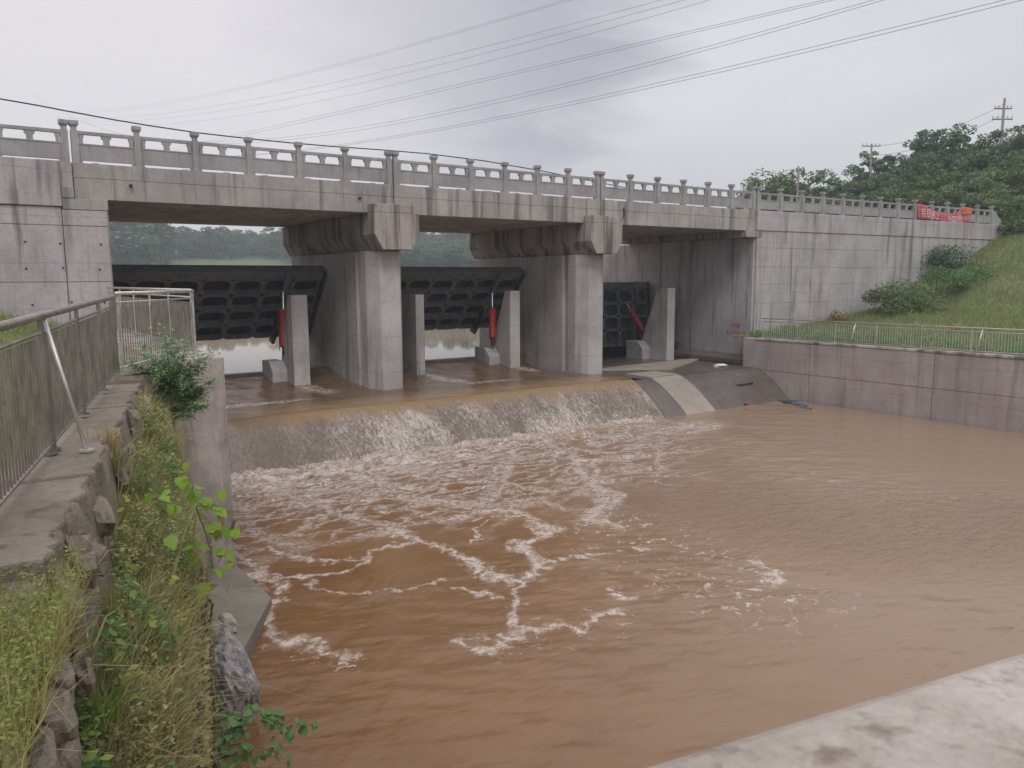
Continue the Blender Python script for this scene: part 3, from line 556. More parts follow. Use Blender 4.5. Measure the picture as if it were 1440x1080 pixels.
# left abutment with its wing
la = empty('bridge_abutment', (-4, 27.7, -1.5), 'grey concrete abutment at the left end of the bridge with small round tie holes', 'abutment')
MB().box(-60, 3.72, 27.72, 37.5, -6, 2.26).build('abutment_core', M['wall'], la)
def panelgrid(parent, xs, zs, y0=27.62, y1=27.71, mat='wall', name='concrete_panel'):
    for i in range(len(xs) - 1):
        for j in range(len(zs) - 1):
            MB().box(xs[i] + .006, xs[i + 1] - .006, y0 + random.uniform(-.006, .006), y1, zs[j] + .008, zs[j + 1] - .008).build(name, M[mat], parent, bevel=.008)
panelgrid(la, [-30, -20, -12, -5.2, -.9, 2.56], [-2.2, 0.0, 1.70, 2.255]); panelgrid(la, [2.57, 3.80], [-6, -2.2, 0.0, 1.70, 2.18])
MB().box(3.725, 3.84, 27.72, 38.4, -6, 2.515).build('inner_face', M['wall'], la)
MB().box(2.60, 3.84, 27.62, 37.5, 2.19, 2.52).build('bearing_block', M['beam'], la, bevel=.015)
MB().box(2.60, 2.93, 27.60, 27.9, 2.525, 2.86).build('corbel', M['beam'], la, bevel=.02)
MB().box(-60, 2.585, 27.56, 37.6, 2.265, 3.61).build('coping', M['wall'], la, bevel=.02)
MB().box(2.59, 2.93, 27.72, 37.6, 2.87, 3.61).build('coping_end', M['wall'], la)
railing(la, (-18.9, 27.94), (2.95, 27.94), 12, False, True, 3.615); railing(la, (-18.9, 37.35), (2.95, 37.35), 12, False, True, 3.615)
mb = MB()
for x in np.arange(-6, 3.7, .95):
    for z in (-1.3, -.62, .42, 1.15):
        xx = x + random.uniform(-.1, .1); zz = z + random.uniform(-.06, .06); n = 8; r = .032
        mb.poly([(xx, 27.598, zz)] + [(xx + r * math.cos(k * 6.283 / n), 27.600, zz + r * math.sin(k * 6.283 / n)) for k in range(n)], [(0, 1 + (k + 1) % n, 1 + k) for k in range(n)])
mb.build('tie_hole', M['joint'], la)['kind'] = 'stuff'
mb = MB(); mb.tube([(4.55, 27.83, 3.02), (4.55, 27.70, 3.0)], .05, 10); mb.build('drain_pipe', M['black'], bridge)
mb = MB(); mb.tube([(25.6, 27.80, 3.3), (25.62, 27.76, 3.05), (25.6, 27.79, 2.85)], .03, 6); mb.build('drain_pipe', M['black'], bridge)
mb = MB(); mb.tube([(12.35, 27.84, 3.05), (12.35, 27.76, 3.04)], .05, 8); mb.build('drain_pipe', M['black'], bridge)

# right abutment and long wing wall
ra = empty('wing_wall', (45, 27.4, -3), 'long stained concrete wing wall right of the bridge tapering into the grass bank', 'wall')
WA = -.0559; wd = np.array([math.cos(WA), math.sin(WA)]); wn = np.array([-wd[1], wd[0]])
def W(s, off, z): return (35.2 + wd[0] * s + wn[0] * off, 27.72 + wd[1] * s + wn[1] * off, z)
def wbox(mb, s0, s1, o0, o1, z0, z1, z0b=None):
    zb = z0 if z0b is None else z0b
    return mb.poly([W(s0, o0, z0), W(s1, o0, zb), W(s1, o1, zb), W(s0, o1, z0), W(s0, o0, z1), W(s1, o0, z1), W(s1, o1, z1), W(s0, o1, z1)], [(0, 3, 2, 1), (4, 5, 6, 7), (0, 1, 5, 4), (1, 2, 6, 5), (2, 3, 7, 6), (3, 0, 4, 7)])
wbox(MB(), 0, 25.0, .10, .8, -6, 2.55).build('wall_core', M['wall'], ra)
cols_ = [0.02, 1.35, 11.2, 20.8, 24.9]; rows = [-5.5, -1.35, -.33, .62, 1.64, 2.55]
for i in range(4):
    for j in range(5):
        z1 = rows[j + 1]; e = random.uniform(-.008, .008); wbox(MB(), cols_[i] + .005, cols_[i + 1] - .005, e, .095, rows[j] + .004, z1 - .004).build('concrete_panel', M['wall'], ra, bevel=.005)
wbox(MB(), -.0, 25.0, -.05, .5, 2.553, 3.61, 2.553).build('coping', M['wall'], ra, bevel=.02)
railing(ra, W(0, .17, 0)[:2], W(23.5, .17, 0)[:2], 13, True, False, 3.615)
railing(ra, (35.2, 37.35), (58.5, 37.35), 13, True, False, 3.615)
mb = MB(); mb.prism([W(23.62, .12, 3.615), W(24.9, .12, 3.615), W(24.75, .12, 3.95), W(24.3, .12, 4.2), W(23.95, .12, 4.5), W(23.62, .12, 4.5)], (wn[0] * .12, wn[1] * .12, 0)); mb.build('railing_end', M['rail'], ra, bevel=.01)
ab = empty('right_abutment', (35.2, 32, -4.4), 'shaded inner abutment wall at the right end of the bridge with small red lettering', 'abutment')
MB().box(35.1, 36.2, 27.83, 52, -6, 2.17).build('abutment_wall', M['wall'], ab, bevel=.02)
MB().box(34.32, 36.0, 27.70, 37.6, 2.18, 2.52).build('bearing_corbel', M['grime'], ab, bevel=.02)
def txt(name, body, size, origin, xdir, updir, mat, parent, off=.004, depth=0.002):
    c = bpy.data.curves.new(name, 'FONT'); c.body = body; c.size = size; c.extrude = depth; c.align_x = 'LEFT'
    t = bpy.data.objects.new('t', c); COL.objects.link(t); bpy.context.view_layer.update()
    me = bpy.data.meshes.new_from_object(t); bpy.data.objects.remove(t)
    x = Vector(xdir).normalized(); u = Vector(updir).normalized(); n = x.cross(u)
    me.transform(Matrix(((x[0], u[0], n[0], origin[0] + n[0] * off), (x[1], u[1], n[1], origin[1] + n[1] * off), (x[2], u[2], n[2], origin[2] + n[2] * off), (0, 0, 0, 1))))
    me.materials.clear(); return link(name, me, mat, parent)
txt('lettering', '严禁', .34, (35.1, 29.2, -2.75), (0, -1, 0), (0, 0, 1), M['redpaint'], ab, .006); txt('lettering', '下河游泳', .36, (35.1, 29.6, -3.2), (0, -1, 0), (0, 0, 1), M['redpaint'], ab, .006)

# ------------------------------------------------------------------ sluice gates
def gate(x0, x1, ytop, ztop, ybot, zbot, label, arm_x, closed=False):
    t = empty('sluice_gate', ((x0 + x1) / 2, ybot, zbot), label, 'sluice gate', 'dark steel flap gates between the piers')
    a = np.array([0, ytop - ybot, ztop - zbot]); Lh = np.linalg.norm(a); u = a / Lh; n = np.array([0, -u[2], u[1]])   # n points downstream
    def P(x, h, o): return np.array([x, ybot, zbot]) + u * h + n * o
    def ob(x0_, x1_, h0, h1, o0, o1): return MB().obox(P((x0_ + x1_) / 2, (h0 + h1) / 2, (o0 + o1) / 2), (abs(x1_ - x0_) / 2, 0, 0), u * (h1 - h0) / 2, n * (o1 - o0) / 2)
    ob(x0, x1, 0, Lh, -.03, 0).build('skin_plate', M['gate'], t)
    ob(x0, x1, Lh - .42, Lh, .002, .40).build('top_beam', M['gate2'], t, bevel=.02)
    ncol = max(3, round((x1 - x0) / 1.22)); nrow = 4; hs = np.linspace(.06, Lh - .45, nrow + 1); xs_ = np.linspace(x0 + .05, x1 - .05, ncol + 1)
    cells = {}
    for j in range(nrow):
        for i in range(ncol):
            key = (round(hs[1] - hs[0], 3), round(xs_[1] - xs_[0], 3))
            if key not in cells:     # a rib frame with a rounded opening, 0.32 m deep
                hw, hh = key[1] / 2 - .004, key[0] / 2 - .004; nn = 24; inn = []; ou = []
                for k in range(nn):
                    th = 2 * math.pi * (k + .5) / nn; c, s = math.cos(th), math.sin(th); e = .55
                    inn.append(((hw - .09) * math.copysign(abs(c) ** e, c), (hh - .075) * math.copysign(abs(s) ** e, s)))
                    m_ = max(abs(c), abs(s)); ou.append((hw * c / m_, hh * s / m_))
                v = []; f = []
                for lst, o_ in ((ou, .34), (inn, .34), (inn, .06), (ou, .0)): v += [np.array([x, 0, 0]) + u * y + n * o_ for x, y in lst]
                for r in range(3):
                    for k in range(nn): f.append((r * nn + k, r * nn + (k + 1) % nn, (r + 1) * nn + (k + 1) % nn, (r + 1) * nn + k))
                for k in range(nn): f.append((3 * nn + k, 3 * nn + (k + 1) % nn, (k + 1) % nn, k))
                cells[key] = MB().poly(v, f).mesh('rib_frame'); cells[key].materials.append(M['gate2'])
            c = P((xs_[i] + xs_[i + 1]) / 2, (hs[j] + hs[j + 1]) / 2, .004)
            link('rib_frame', cells[key], None, t, loc=tuple(c))
    for x in (x0 + .02, x1 - .10): ob(x, x + .08, -.02, Lh, .0, .52).build('side_plate', M['gate'], t)
    bolts = MB()
    for x in np.arange(x0 + .3, x1 - .2, .42):
        for hh in (Lh - .36, Lh - .07): c = P(x, hh, .41); bolts.obox(c, (.022, 0, 0), u * .022, n * .014)
    bolts.build('bolt_row', M['gate2'], t)['kind'] = 'stuff'
    for ax in arm_x:
        ob(ax - .09, ax + .09, Lh - 1.35, Lh + .02, .345, .56).build('lifting_rib', M['gate2'], t, bevel=.01)
        # triangular bracket reaching down to the pivot
        mb = MB(); q = [P(ax - .06, 1.5, .35), P(ax - .06, 0, .0), P(ax - .06, -.22, .25), P(ax - .06, -.1, .6), P(ax - .06, .9, .7)]; mb.prism(q, (.12, 0, 0)); mb.build('pivot_bracket', M['gate'], t)
    return t, P
g1, P1 = gate(3.95, 12.80, 32.9, .62, 35.4, -2.35, 'leftmost raised dark sluice gate with rounded rib openings, beside the fence corner', (11.15,))
g2, P2 = gate(14.45, 23.32, 32.9, .60, 35.4, -2.35, 'middle raised dark sluice gate between the two bridge piers', (21.8,))
g3, P3 = gate(25.0, 35.02, 36.1, -.22, 35.75, -3.95, 'right dark sluice gate lowered shut beside the right abutment', (33.9,), True)

def cylinder(a, b, label, rodlen=.9):
    a = np.array(a, float); b = np.array(b, float); d = (b - a) / np.linalg.norm(b - a); L = np.linalg.norm(b - a) - rodlen
    t = empty('hydraulic_cylinder', tuple(a), label, 'hydraulic cylinder', 'red hydraulic cylinders lifting the gates')
    MB().tube([a + d * .25, a + d * L], .175, 16).build('barrel', M['red'], t, smooth=False)
    MB().tube([a + d * L, a + d * (L + .10)], .195, 16).build('gland', M['red'], t)
    MB().tube([a + d * (L + .08), b], .045, 10).build('rod', M['rod'], t)
    MB().tube([a - d * .1, a + d * .26], .10, 10).build('clevis', M['black'], t)
    MB().tube([a + np.array([-.22, -.1, .1]) , a + d * L * .5 + np.array([-.22, -.05, 0]), a + d * L * 1.05 + np.array([-.12, 0, 0])], .018, 6).build('hose', M['black'], t)
    return t
cylinder(atY(400, 496, 31.6), atY(398, 410, 32.3), 'red hydraulic cylinder left of the first concrete buttress')
cylinder(atY(693, 482, 31.6), atY(692, 412, 32.3), 'red hydraulic cylinder beside the buttress in the middle bay')
cylinder(atY(906, 470, 34.2), atY(881, 426, 35.2), 'red hydraulic cylinder leaning in the shade of the right bay', .5)

def buttress(x0, x1, yf, ztop, zb, depth_top, depth_bot, label, foot=True):
    t = empty('concrete_buttress', ((x0 + x1) / 2, yf, zb), label, 'buttress', 'upright concrete gate buttresses standing on the sill')
    MB().prism([(x0, yf, zb - .4), (x0, yf, ztop), (x0, yf + depth_top, ztop), (x0, yf + depth_bot, zb + .9), (x0, yf + depth_bot, zb - .4)], (x1 - x0, 0, 0)).build('buttress_wall', M['pier'], t, bevel=.025)
    if foot:
        MB().prism([(x0 - .62, yf + depth_bot - .75, zb - .4), (x0 - .62, yf + depth_bot - .75, zb + .55), (x0 - .62, yf + depth_bot - .3, zb + .95), (x0 - .62, yf + depth_bot + .6, zb + .95), (x0 - .62, yf + depth_bot + .6, zb - .4)], (.615, 0, 0)).build('cylinder_plinth', M['pier'], t, bevel=.03)
    return t
buttress(10.50, 11.17, 30.5, -.56, -4.2, .42, 1.5, 'pale concrete buttress beside the red cylinder in the left bay')
buttress(16.0, 16.42, 30.5, -.62, -4.2, 1.9, 2.1, 'narrow concrete buttress just right of the first pier', False)
buttress(20.98, 21.55, 30.5, -.52, -4.2, .45, 1.6, 'pale concrete buttress left of the second pier')
buttress(31.42, 32.0, 30.5, -.50, -4.42, .8, 2.0, 'pale concrete buttress standing alone in the right bay by the shaded abutment')

# ------------------------------------------------------------------ right bank wall and its fence
bw = empty('bank_wall', (32.5, 10, -6), 'brownish stained concrete river wall along the right bank below the railing fence', 'wall')
MB().box(32.56, 33.1, -40, 25.4, -9, -3.0).build('wall_core', M['bankwall'], bw)
ysj = [25.45, 22.3, 16.5, 10.7, 4.9, -.9, -6.7, -12.5, -40]
for i in range(len(ysj) - 1):
    for z0, z1 in ((-9, -4.55), (-4.55, -3.08)):
        e = random.uniform(-.012, .012); MB().box(32.5 + e, 32.555, ysj[i + 1] + .012, ysj[i] - .012, z0 + .01, z1 - .01).build('concrete_panel', M['bankwall'], bw, bevel=.01)
MB().box(32.47, 33.12, -40, 25.47, -3.075, -2.97).build('coping', M['guide'], bw, bevel=.015)
MB().box(32.5, 35.1, 25.42, 26.2, -9, -3.0).build('end_return', M['bankwall'], bw, bevel=.02)
fe = empty('steel_fence', (32.72, 10, -2.97), 'light steel bar fence on top of the right bank wall below the slope', 'fence')
fy0, fy1 = -6.0, 25.2
bar = MB().box(-.010, .010, -.010, .010, .07, .86).mesh('bar'); bar.materials.append(M['steel'])
def fencerun(t, a, b, zt0, zt1, hb, post_sp=2.0, bar_sp=.11, top=1.0, r_top=.028, barmesh=None, brace=None, posts_at=None, mat='steel', endpost=True):
    """a, b ground points (x,y); zt0/zt1 base heights"""
    a = np.array(a, float); b = np.array(b, float); L = np.hypot(*(b - a)); d = (b - a) / L; nrm = np.array([d[1], -d[0]])
    def Q(s, h, off=0): f = s / L; z = zt0 + (zt1 - zt0) * f; return (a[0] + d[0] * s + nrm[0] * off, a[1] + d[1] * s + nrm[1] * off, z + h)
    MB().tube([Q(0, top), Q(L, top)], r_top, 10).build('handrail', M[mat], t, smooth=True)
    MB().tube([Q(0, top - .14), Q(L, top - .14)], .016, 8).build('upper_rail', M[mat], t, smooth=True)
    MB().tube([Q(0, .07), Q(L, .07)], .016, 8).build('lower_rail', M[mat], t, smooth=True)
    if posts_at is None: posts_at = list(np.arange(0, L + .01, post_sp))
    pm = MB().tube([(0, 0, -.0), (0, 0, top - .01)], .022, 10).mesh('post'); pm.materials.append(M[mat])
    fm_ = MB().tube([(0, 0, 0), (0, 0, .02)], .055, 12).mesh('base_flange'); fm_.materials.append(M[mat])
    for s in posts_at:
        q = Q(s, 0); o = link('post', pm, None, t, loc=q); link('base_flange', fm_, None, o, loc=q)
    n = int(L / bar_sp)
    for k in range(n):
        s = (k + .5) * L / n
        if min(abs(s - p) for p in posts_at) < .03: continue
        link('bar', hb, None, t, loc=Q(s, 0))
    return Q, nrm
Q, _ = fencerun(fe, (32.72, 25.2), (32.72, -6), -2.97, -2.97, bar, 2.0, .115, .98, .026)
for y in (20.2, 14.8, 9.3, 3.8):
    MB().tube([(32.72, y, -2.0), (32.52, y + .12, -2.96)], .02, 8).build('brace', M['steel'], fe, smooth=True)

# ------------------------------------------------------------------ left bank: guide wall, old wall, fences
gw = empty('guide_wall', (3.4, 21, -6), 'tall pale concrete guide wall ending left of the weir under the fence corner', 'wall')
MB().prism([(2.85, 15.6, -9), (4.06, 15.6, -9), (4.0, 15.6, -1.45), (2.85, 15.6, -1.45)], (0, 12.0, 0)).build('wall_block', M['guide'], gw, bevel=.03)
mb = MB(); mb.prism([(1.6, 13.3, -1.62), (2.3, 13.1, -1.62), (2.9, 15.65, -1.62), (2.9, 27.5, -1.62), (1.6, 27.5, -1.62)], (0, 0, .17)); mb.build('paved_slab', M['old'], gw, bevel=.02)
txt('lettering', '1234', .22, (4.0, 15.585, -4.65), (0, 0, -1), (1, 0, 0), M['blackpaint'], gw, .004) if False else None
mb = MB()
for k, (x, z, h) in enumerate([(3.74, -4.55, .28), (3.80, -4.75, .34), (3.77, -4.95, .22)]): mb.obox((x, 15.592, z), (.016, 0, .004), (0, .002, 0), (.01, 0, h / 2))
mb.build('red_mark', M['redpaint'], gw)
mb = MB()
for k in range(5): mb.obox((3.92 + k * .028 - .0, 15.592, -4.98 + k * .055), (.012, 0, .004), (0, .002, 0), (-.008, 0, .05))
for k in range(3): mb.obox((4.0 + k * .02, 15.592, -5.12 + k * .04), (.010, 0, .003), (0, .002, 0), (-.006, 0, .05))
mb.build('black_mark', M['blackpaint'], gw)
mb = MB(); mb.tube([(2.66, 15.3, -6.5), (2.70, 15.35, -4.5), (2.66, 15.4, -2.3)], [.10, .09, .07], 7); mb.build('wall_edge_strip', M['old'], gw)

def lump(name, c, r, seed, mat, parent=None, sub=3, k=.22):
    bm = bmesh.new(); bmesh.ops.create_icosphere(bm, subdivisions=sub, radius=1); rr = np.random.default_rng(seed); ph = rr.uniform(0, 6, 9)
    for v in bm.verts:
        p = v.co; p.x = math.copysign(abs(p.x) ** .7, p.x); p.y = math.copysign(abs(p.y) ** .7, p.y); p.z = math.copysign(abs(p.z) ** .7, p.z)
        q = 1 + k * (math.sin(3.1 * p.x + ph[0]) * math.sin(2.7 * p.y + ph[1]) + .6 * math.sin(5.3 * p.z + ph[2] + 2 * p.x) + .35 * math.sin(9 * p.y + ph[3]) * math.sin(8 * p.x + ph[4]))
        if sub >= 4: q += .030 * math.sin(17 * p.x + 11 * p.z + ph[5]) * math.sin(19 * p.y + 7 * p.x + ph[6]) + .018 * math.sin(37 * p.y + ph[7]) * math.sin(41 * p.z + 23 * p.x + ph[8])
        v.co = Vector((p.x * r[0] * q, p.y * r[1] * q, p.z * r[2] * q)) + Vector(c)
    me = bpy.data.meshes.new(name); bm.to_mesh(me); bm.free(); return link(name, me, mat, parent, smooth=False)
# footing wedge at the water line below the guide wall
ft = MB(); P_ = [(4.1, 16.6), (4.14, 13.75), (3.01, 11.45), (2.3, 11.6), (2.3, 16.6)]; zt = [-5.78, -5.72, -5.45, -5.25, -5.3]
ft.poly([(x, y, -9) for x, y in P_] + [(x, y, z) for (x, y), z in zip(P_, zt)], [(4, 3, 2, 1, 0), (5, 6, 7), (5, 7, 8), (5, 8, 9)] + [(i, (i + 1) % 5, 5 + (i + 1) % 5, 5 + i) for i in range(5)])
o = ft.build('wall_footing', M['footing'], None, bevel=.02); tag(o, 'low wedge of wet concrete at the waterline below the guide wall', 'footing')
o = lump('boulder', (2.52, 10.9, -5.62), (.33, 1.1, .75), 3, simple('waterside_rock_grey', (.26, .235, .235), .9, 0, .45, 7), None, 5, .12); tag(o, 'grey rough boulder at the waterline beside the concrete footing', 'boulder')
o = lump('rock', (2.95, 12.2, -5.35), (.13, .2, .14), 5, M['parapet'], None, 3); tag(o, 'small pale stone lying on the concrete footing behind the boulder', 'stone')

# old retaining wall: ledge, crumbled face, weedy top, river face
ow = empty('old_retaining_wall', (1, 8, -6), 'crumbling brown concrete bank wall carrying the left fence, overgrown with weeds', 'wall')
ys = np.arange(-8, 15.55, .11)
def surf_z(u, Y, uw):
    f = np.clip((u - .48) / np.maximum(uw - .48, .05), 0, 1)
    z = -1.5 - .22 * (1 - st_(Y, 4.3, 5.0)) + 0 * u
    drop = .85 - .45 * st_(Y, 7, 11)
    z = z - drop * st_(u, .40, .56) - f * (.62 - .1 * st_(Y, 8, 12)) - 1.1 * st_(Y, 12.6, 13.6) * st_(u, .35, .5)
    return z + (.07 * fnoise(u * 3, Y, 1.1, 3) + .05 * fnoise(u * 4, Y, .5, 6)) * st_(u, .42, .7)
uf = np.concatenate([np.linspace(0, .38, 6), np.linspace(.40, .58, 7), np.linspace(.62, 1, 14)])
U0, Yg = np.meshgrid(uf, ys); uw = (wx(Yg) - fx(Yg)) * .9746; Ug = np.where(U0 <= .58, U0, .58 + (U0 - .58) / .42 * (uw - .58))
Ug = np.where((U0 > .3) & (U0 < .6), Ug + .05 * fnoise(Yg, U0 * 0, .8, 2) + .03 * np.sign(fnoise(Yg, U0 * 0, .9, 5)), Ug)
Zg = surf_z(Ug, Yg, uw); Zg = np.where((U0 <= .38) & (Yg > 5.0), -1.5 + .012 * fnoise(Ug * 3, Yg, .7, 2), Zg)
Xg = fx(Yg) + Ug / .9746
Xe, Ye, Ze = Xg[:, -1:], Yg[:, -1:], Zg[:, -1:]
lev = np.array([.12, .35, .7, 1.1, 1.6, 2.2, 2.9, 3.6, 4.6]); nf = fnoise(Ye * 1.0, lev[None, :] * 1.2, .8, 7) * .06
Xf = np.repeat(Xe, 9, 1) + nf + .05 * lev[None, :] * .3; Yf_ = np.repeat(Ye, 9, 1); Zf_ = Ze - lev[None, :]
o = link('wall_surface', gridmesh('wall_surface', np.hstack([Xg, Xf]), np.hstack([Yg, Yf_]), np.hstack([Zg, Zf_])), M['old'], ow)
b = MB(); b.prism([(fx(-8) - .05, -8, -9), (wx(-8) - .1, -8, -9), (wx(8) - .12, 8, -9), (wx(15.5) - .12, 15.5, -9), (fx(15.5), 15.5, -9)], (0, 0, 5.0)); b.build('wall_core', M['old'], ow)
# broken coping blocks on the ledge and rubble on its face
for k, (y0, y1, dz) in enumerate([(4.75, 5.3, .012), (5.34, 6.7, .0), (6.75, 8.4, .015), (8.45, 10.2, .004), (10.25, 12.4, .012)]):
    q = []
    for y in np.linspace(y0, y1, 9): q.append((fx(y) + (.42 + random.uniform(-.06, .05)) / .9746, y))
    q = [(fx(y0) - .22, y0)] + q + [(fx(y1) - .22, y1)]
    MB().prism([(x, y, -1.66) for x, y in q], (0, 0, .185 + dz)).build('coping_block', M['old'], ow, bevel=.025)
for k in range(16):
    y = random.uniform(4.6, 12.3); u_ = random.uniform(.46, .54); z = -1.5 - random.uniform(.15, .5); s = random.uniform(.05, .14)
    lump('broken_stone', (fx(y) + u_ / .9746, y, z), (s * .55, s * random.uniform(1, 2.2), s * random.uniform(.9, 1.7)), 50 + k, M['old'], ow, 2, .2)
for k in range(9):
    y = random.uniform(2.6, 4.6); s = random.uniform(.07, .15); lump('broken_stone', (fx(y) + random.uniform(.5, .62) / .9746, y, -1.75 - random.uniform(.05, .6)), (s * .6, s * 1.6, s * 1.3), 150 + k, M['old'], ow, 3, .18)
lump('broken_stone', (fx(4.9) + .50, 4.95, -1.86), (.06, .42, .28), 91, M['old'], ow, 3, .12)
o = MB().prism([(1.55, 12.75, -1.9), (2.25, 12.55, -1.9), (2.45, 13.5, -1.9), (1.75, 13.7, -1.9)], (0, 0, .52)).build('concrete_block', M['old'], None, bevel=.06); tag(o, 'worn pale concrete block at the foot of the fence corner behind the feathery bush', 'block')

# fences on the left
bar2 = MB().tube([(0, 0, .07), (0, 0, 1.0)], .0095, 6).mesh('bar'); bar2.materials.append(M['steel_dull'])
fa = empty('bar_fence', (fx(8), 8, -1.5), 'stainless bar fence running along the old wall on the left towards the bridge', 'fence')
PA, PB = (fx(2.2), 2.2), (1.86, 13.45)
Qa, na = fencerun(fa, PA, PB, -1.5, -1.40, bar2, 0, .098, 1.17, .034, posts_at=[.08, 1.75, 3.28, 3.42, 5.55, 5.72, 7.6, 9.5, 11.40], mat='steel_dull')
for s in (5.66, .6): MB().tube([Qa(s, 1.13, .02), Qa(s - .1, .015, .27)], .016, 8).build('brace', M['steel'], fa, smooth=True); MB().tube([Qa(s - .1, 0, .27), Qa(s - .1, .02, .27)], .06, 12).build('base_flange', M['steel'], fa)
fb = empty('platform_fence', (2.8, 15, -1.42), 'short stainless fence turning across the platform corner above the feathery bush', 'fence')
fencerun(fb, (1.90, 13.5), (3.80, 16.95), -1.40, -1.42, bar2, 0, .10, 1.22, .032, posts_at=[.04, 3.9], mat='steel')
fc = empty('abutment_fence', (3.7, 22, -1.42), 'stainless fence running from the platform corner back to the bridge abutment', 'fence')
fencerun(fc, (3.78, 17.05), (3.62, 27.4), -1.42, -1.42, bar2, 2.05, .10, 1.24, .03, mat='steel')

# ------------------------------------------------------------------ footbridge the picture is taken from
fb_ = empty('footbridge', (8, -.6, -1.6), 'pale concrete footbridge parapet in the bottom right corner, close to the camera', 'footbridge')
pd = np.array([.983, -.184]); pn = np.array([.184, .983])
c0 = np.array([.6, .612])
def FB(s, o_, z): return (c0[0] + pd[0] * s + pn[0] * o_, c0[1] + pd[1] * s + pn[1] * o_, z)
def fbox(s0, s1, o0, o1, z0, z1): return MB().poly([FB(s0, o0, z0), FB(s1, o0, z0), FB(s1, o1, z0), FB(s0, o1, z0), FB(s0, o0, z1), FB(s1, o0, z1), FB(s1, o1, z1), FB(s0, o1, z1)], [(0, 3, 2, 1), (4, 5, 6, 7), (0, 1, 5, 4), (1, 2, 6, 5), (2, 3, 7, 6), (3, 0, 4, 7)])
fbox(-1.5, 33, -.42, 0, -1.6, -.555).build('parapet', M['parapet'], fb_, bevel=.022)
fbox(-1.5, 33, -2.6, -2.18, -1.6, -.555).build('parapet', M['parapet'], fb_, bevel=.022)
fbox(-1.6, 33, -2.75, .12, -2.2, -1.605).build('deck', M['parapet'], fb_)

# ------------------------------------------------------------------ vegetation
def cards(n, cen, rad, size, nrm_up=.3, shape='leaf'):
    """n quads round centres"""
    c = np.asarray(cen) + rng.normal(size=(n, 3)) * np.asarray(rad)
    d = rng.normal(size=(n, 3)); d[:, 2] *= .6; d /= np.linalg.norm(d, axis=1, keepdims=True)
    nn = rng.normal(size=(n, 3)); nn[:, 2] += nrm_up * 3; e = np.cross(d, nn); e /= np.linalg.norm(e, axis=1, keepdims=True) + 1e-9
    s = (size * rng.uniform(.6, 1.4, n))[:, None]
    V = np.stack([c - d * s, c + e * s * .55 - d * s * .1, c + d * s, c - e * s * .55 - d * s * .1], 1)
    return V.reshape(-1, 3)
def quads(n): return np.arange(n * 4).reshape(-1, 4)
def tree_template(h, rw, n, leaf, seed, lean=0, open_=.5):
    """returns trunk mesh and crown mesh of a broadleaf tree h high"""
    r = np.random.default_rng(seed); mb = MB(); tips = []
    top = np.array([lean, 0, h * .62]); mb.tube([(0, 0, -.4), (lean * .3, .05, h * .28), tuple(top)], [h * .022, h * .017, h * .009], 7)
    nb = 9
    for k in range(nb):
        a = k * 2.4 + r.uniform(0, .8); z0 = h * r.uniform(.25, .6); L = rw * r.uniform(.55, .95); p0 = np.array([lean * z0 / h, 0, z0]); p2 = p0 + np.array([math.cos(a) * L, math.sin(a) * L, h * r.uniform(.12, .34)]); p1 = (p0 + p2) / 2 + np.array([0, 0, h * .03])
        mb.tube([p0, p1, p2], [h * .010, h * .007, h * .003], 5); tips += [p2, p1 + r.normal(size=3) * .1 * rw]
    tips += [top + np.array([0, 0, h * .2]), top + np.array([rw * .2, .1, h * .08])]
    cl = []
    for t_ in tips:
        for _ in range(3): cl.append(t_ + r.normal(size=3) * np.array([rw * .24, rw * .24, h * .085]))
    for k in range(14):
        a = r.uniform(0, 6.28); f = r.uniform(.2, 1); cl.append(np.array([math.cos(a) * rw * f * .9, math.sin(a) * rw * f * .9, h * r.uniform(.22, .9) * (1 - .25 * f)]))
    cl = np.array(cl); rad = rw * r.uniform(.10, .24, len(cl)); idx = r.integers(0, len(cl), n)
    c = cl[idx]; off = r.normal(size=(n, 3)); off /= np.linalg.norm(off, axis=1, keepdims=True); off *= (r.uniform(.3, 1, n) ** .5)[:, None]; c = c + off * rad[idx][:, None] * np.array([1.25, 1.25, .8])
    c[:, 2] = np.maximum(c[:, 2], .05 * h)
    V = cards(n, c, (0, 0, 0), leaf, .5)
    tm = mb.mesh('trunk'); tm.materials.append(M['bark']); return tm, fastmesh('crown', V, quads(n))
TT = {}
for key, mat, args in (('a', 'leaf_dark', (7, 3.0, 9500, .125, 1)), ('b', 'leaf_mid', (7, 2.7, 9500, .12, 2)), ('c', 'leaf_dark', (8, 2.4, 6500, .125, 3, .5)), ('d', 'leaf_mid', (5, 2.9, 9500, .11, 4)), ('e', 'leaf_far', (8, 3.6, 2600, .30, 5)), ('f', 'leaf_far', (8, 3.0, 2200, .32, 6)), ('g', 'leaf_dark', (8, 3.4, 2600, .30, 8))):
    tm, cm = tree_template(*args); cm.materials.append(M[mat]); TT[key] = (tm, cm)
def tree(key, x, y, z, s, rz, name='tree', label=None, group=None, cat='tree', sz=1.):
    t = empty(name, (x, y, z), label, cat, group); t.rotation_euler.z = rz; t.scale = (s, s, s * sz)
    tm, cm = TT[key]; link('trunk', tm, None, t, world=False); link('crown', cm, None, t, world=False); return t
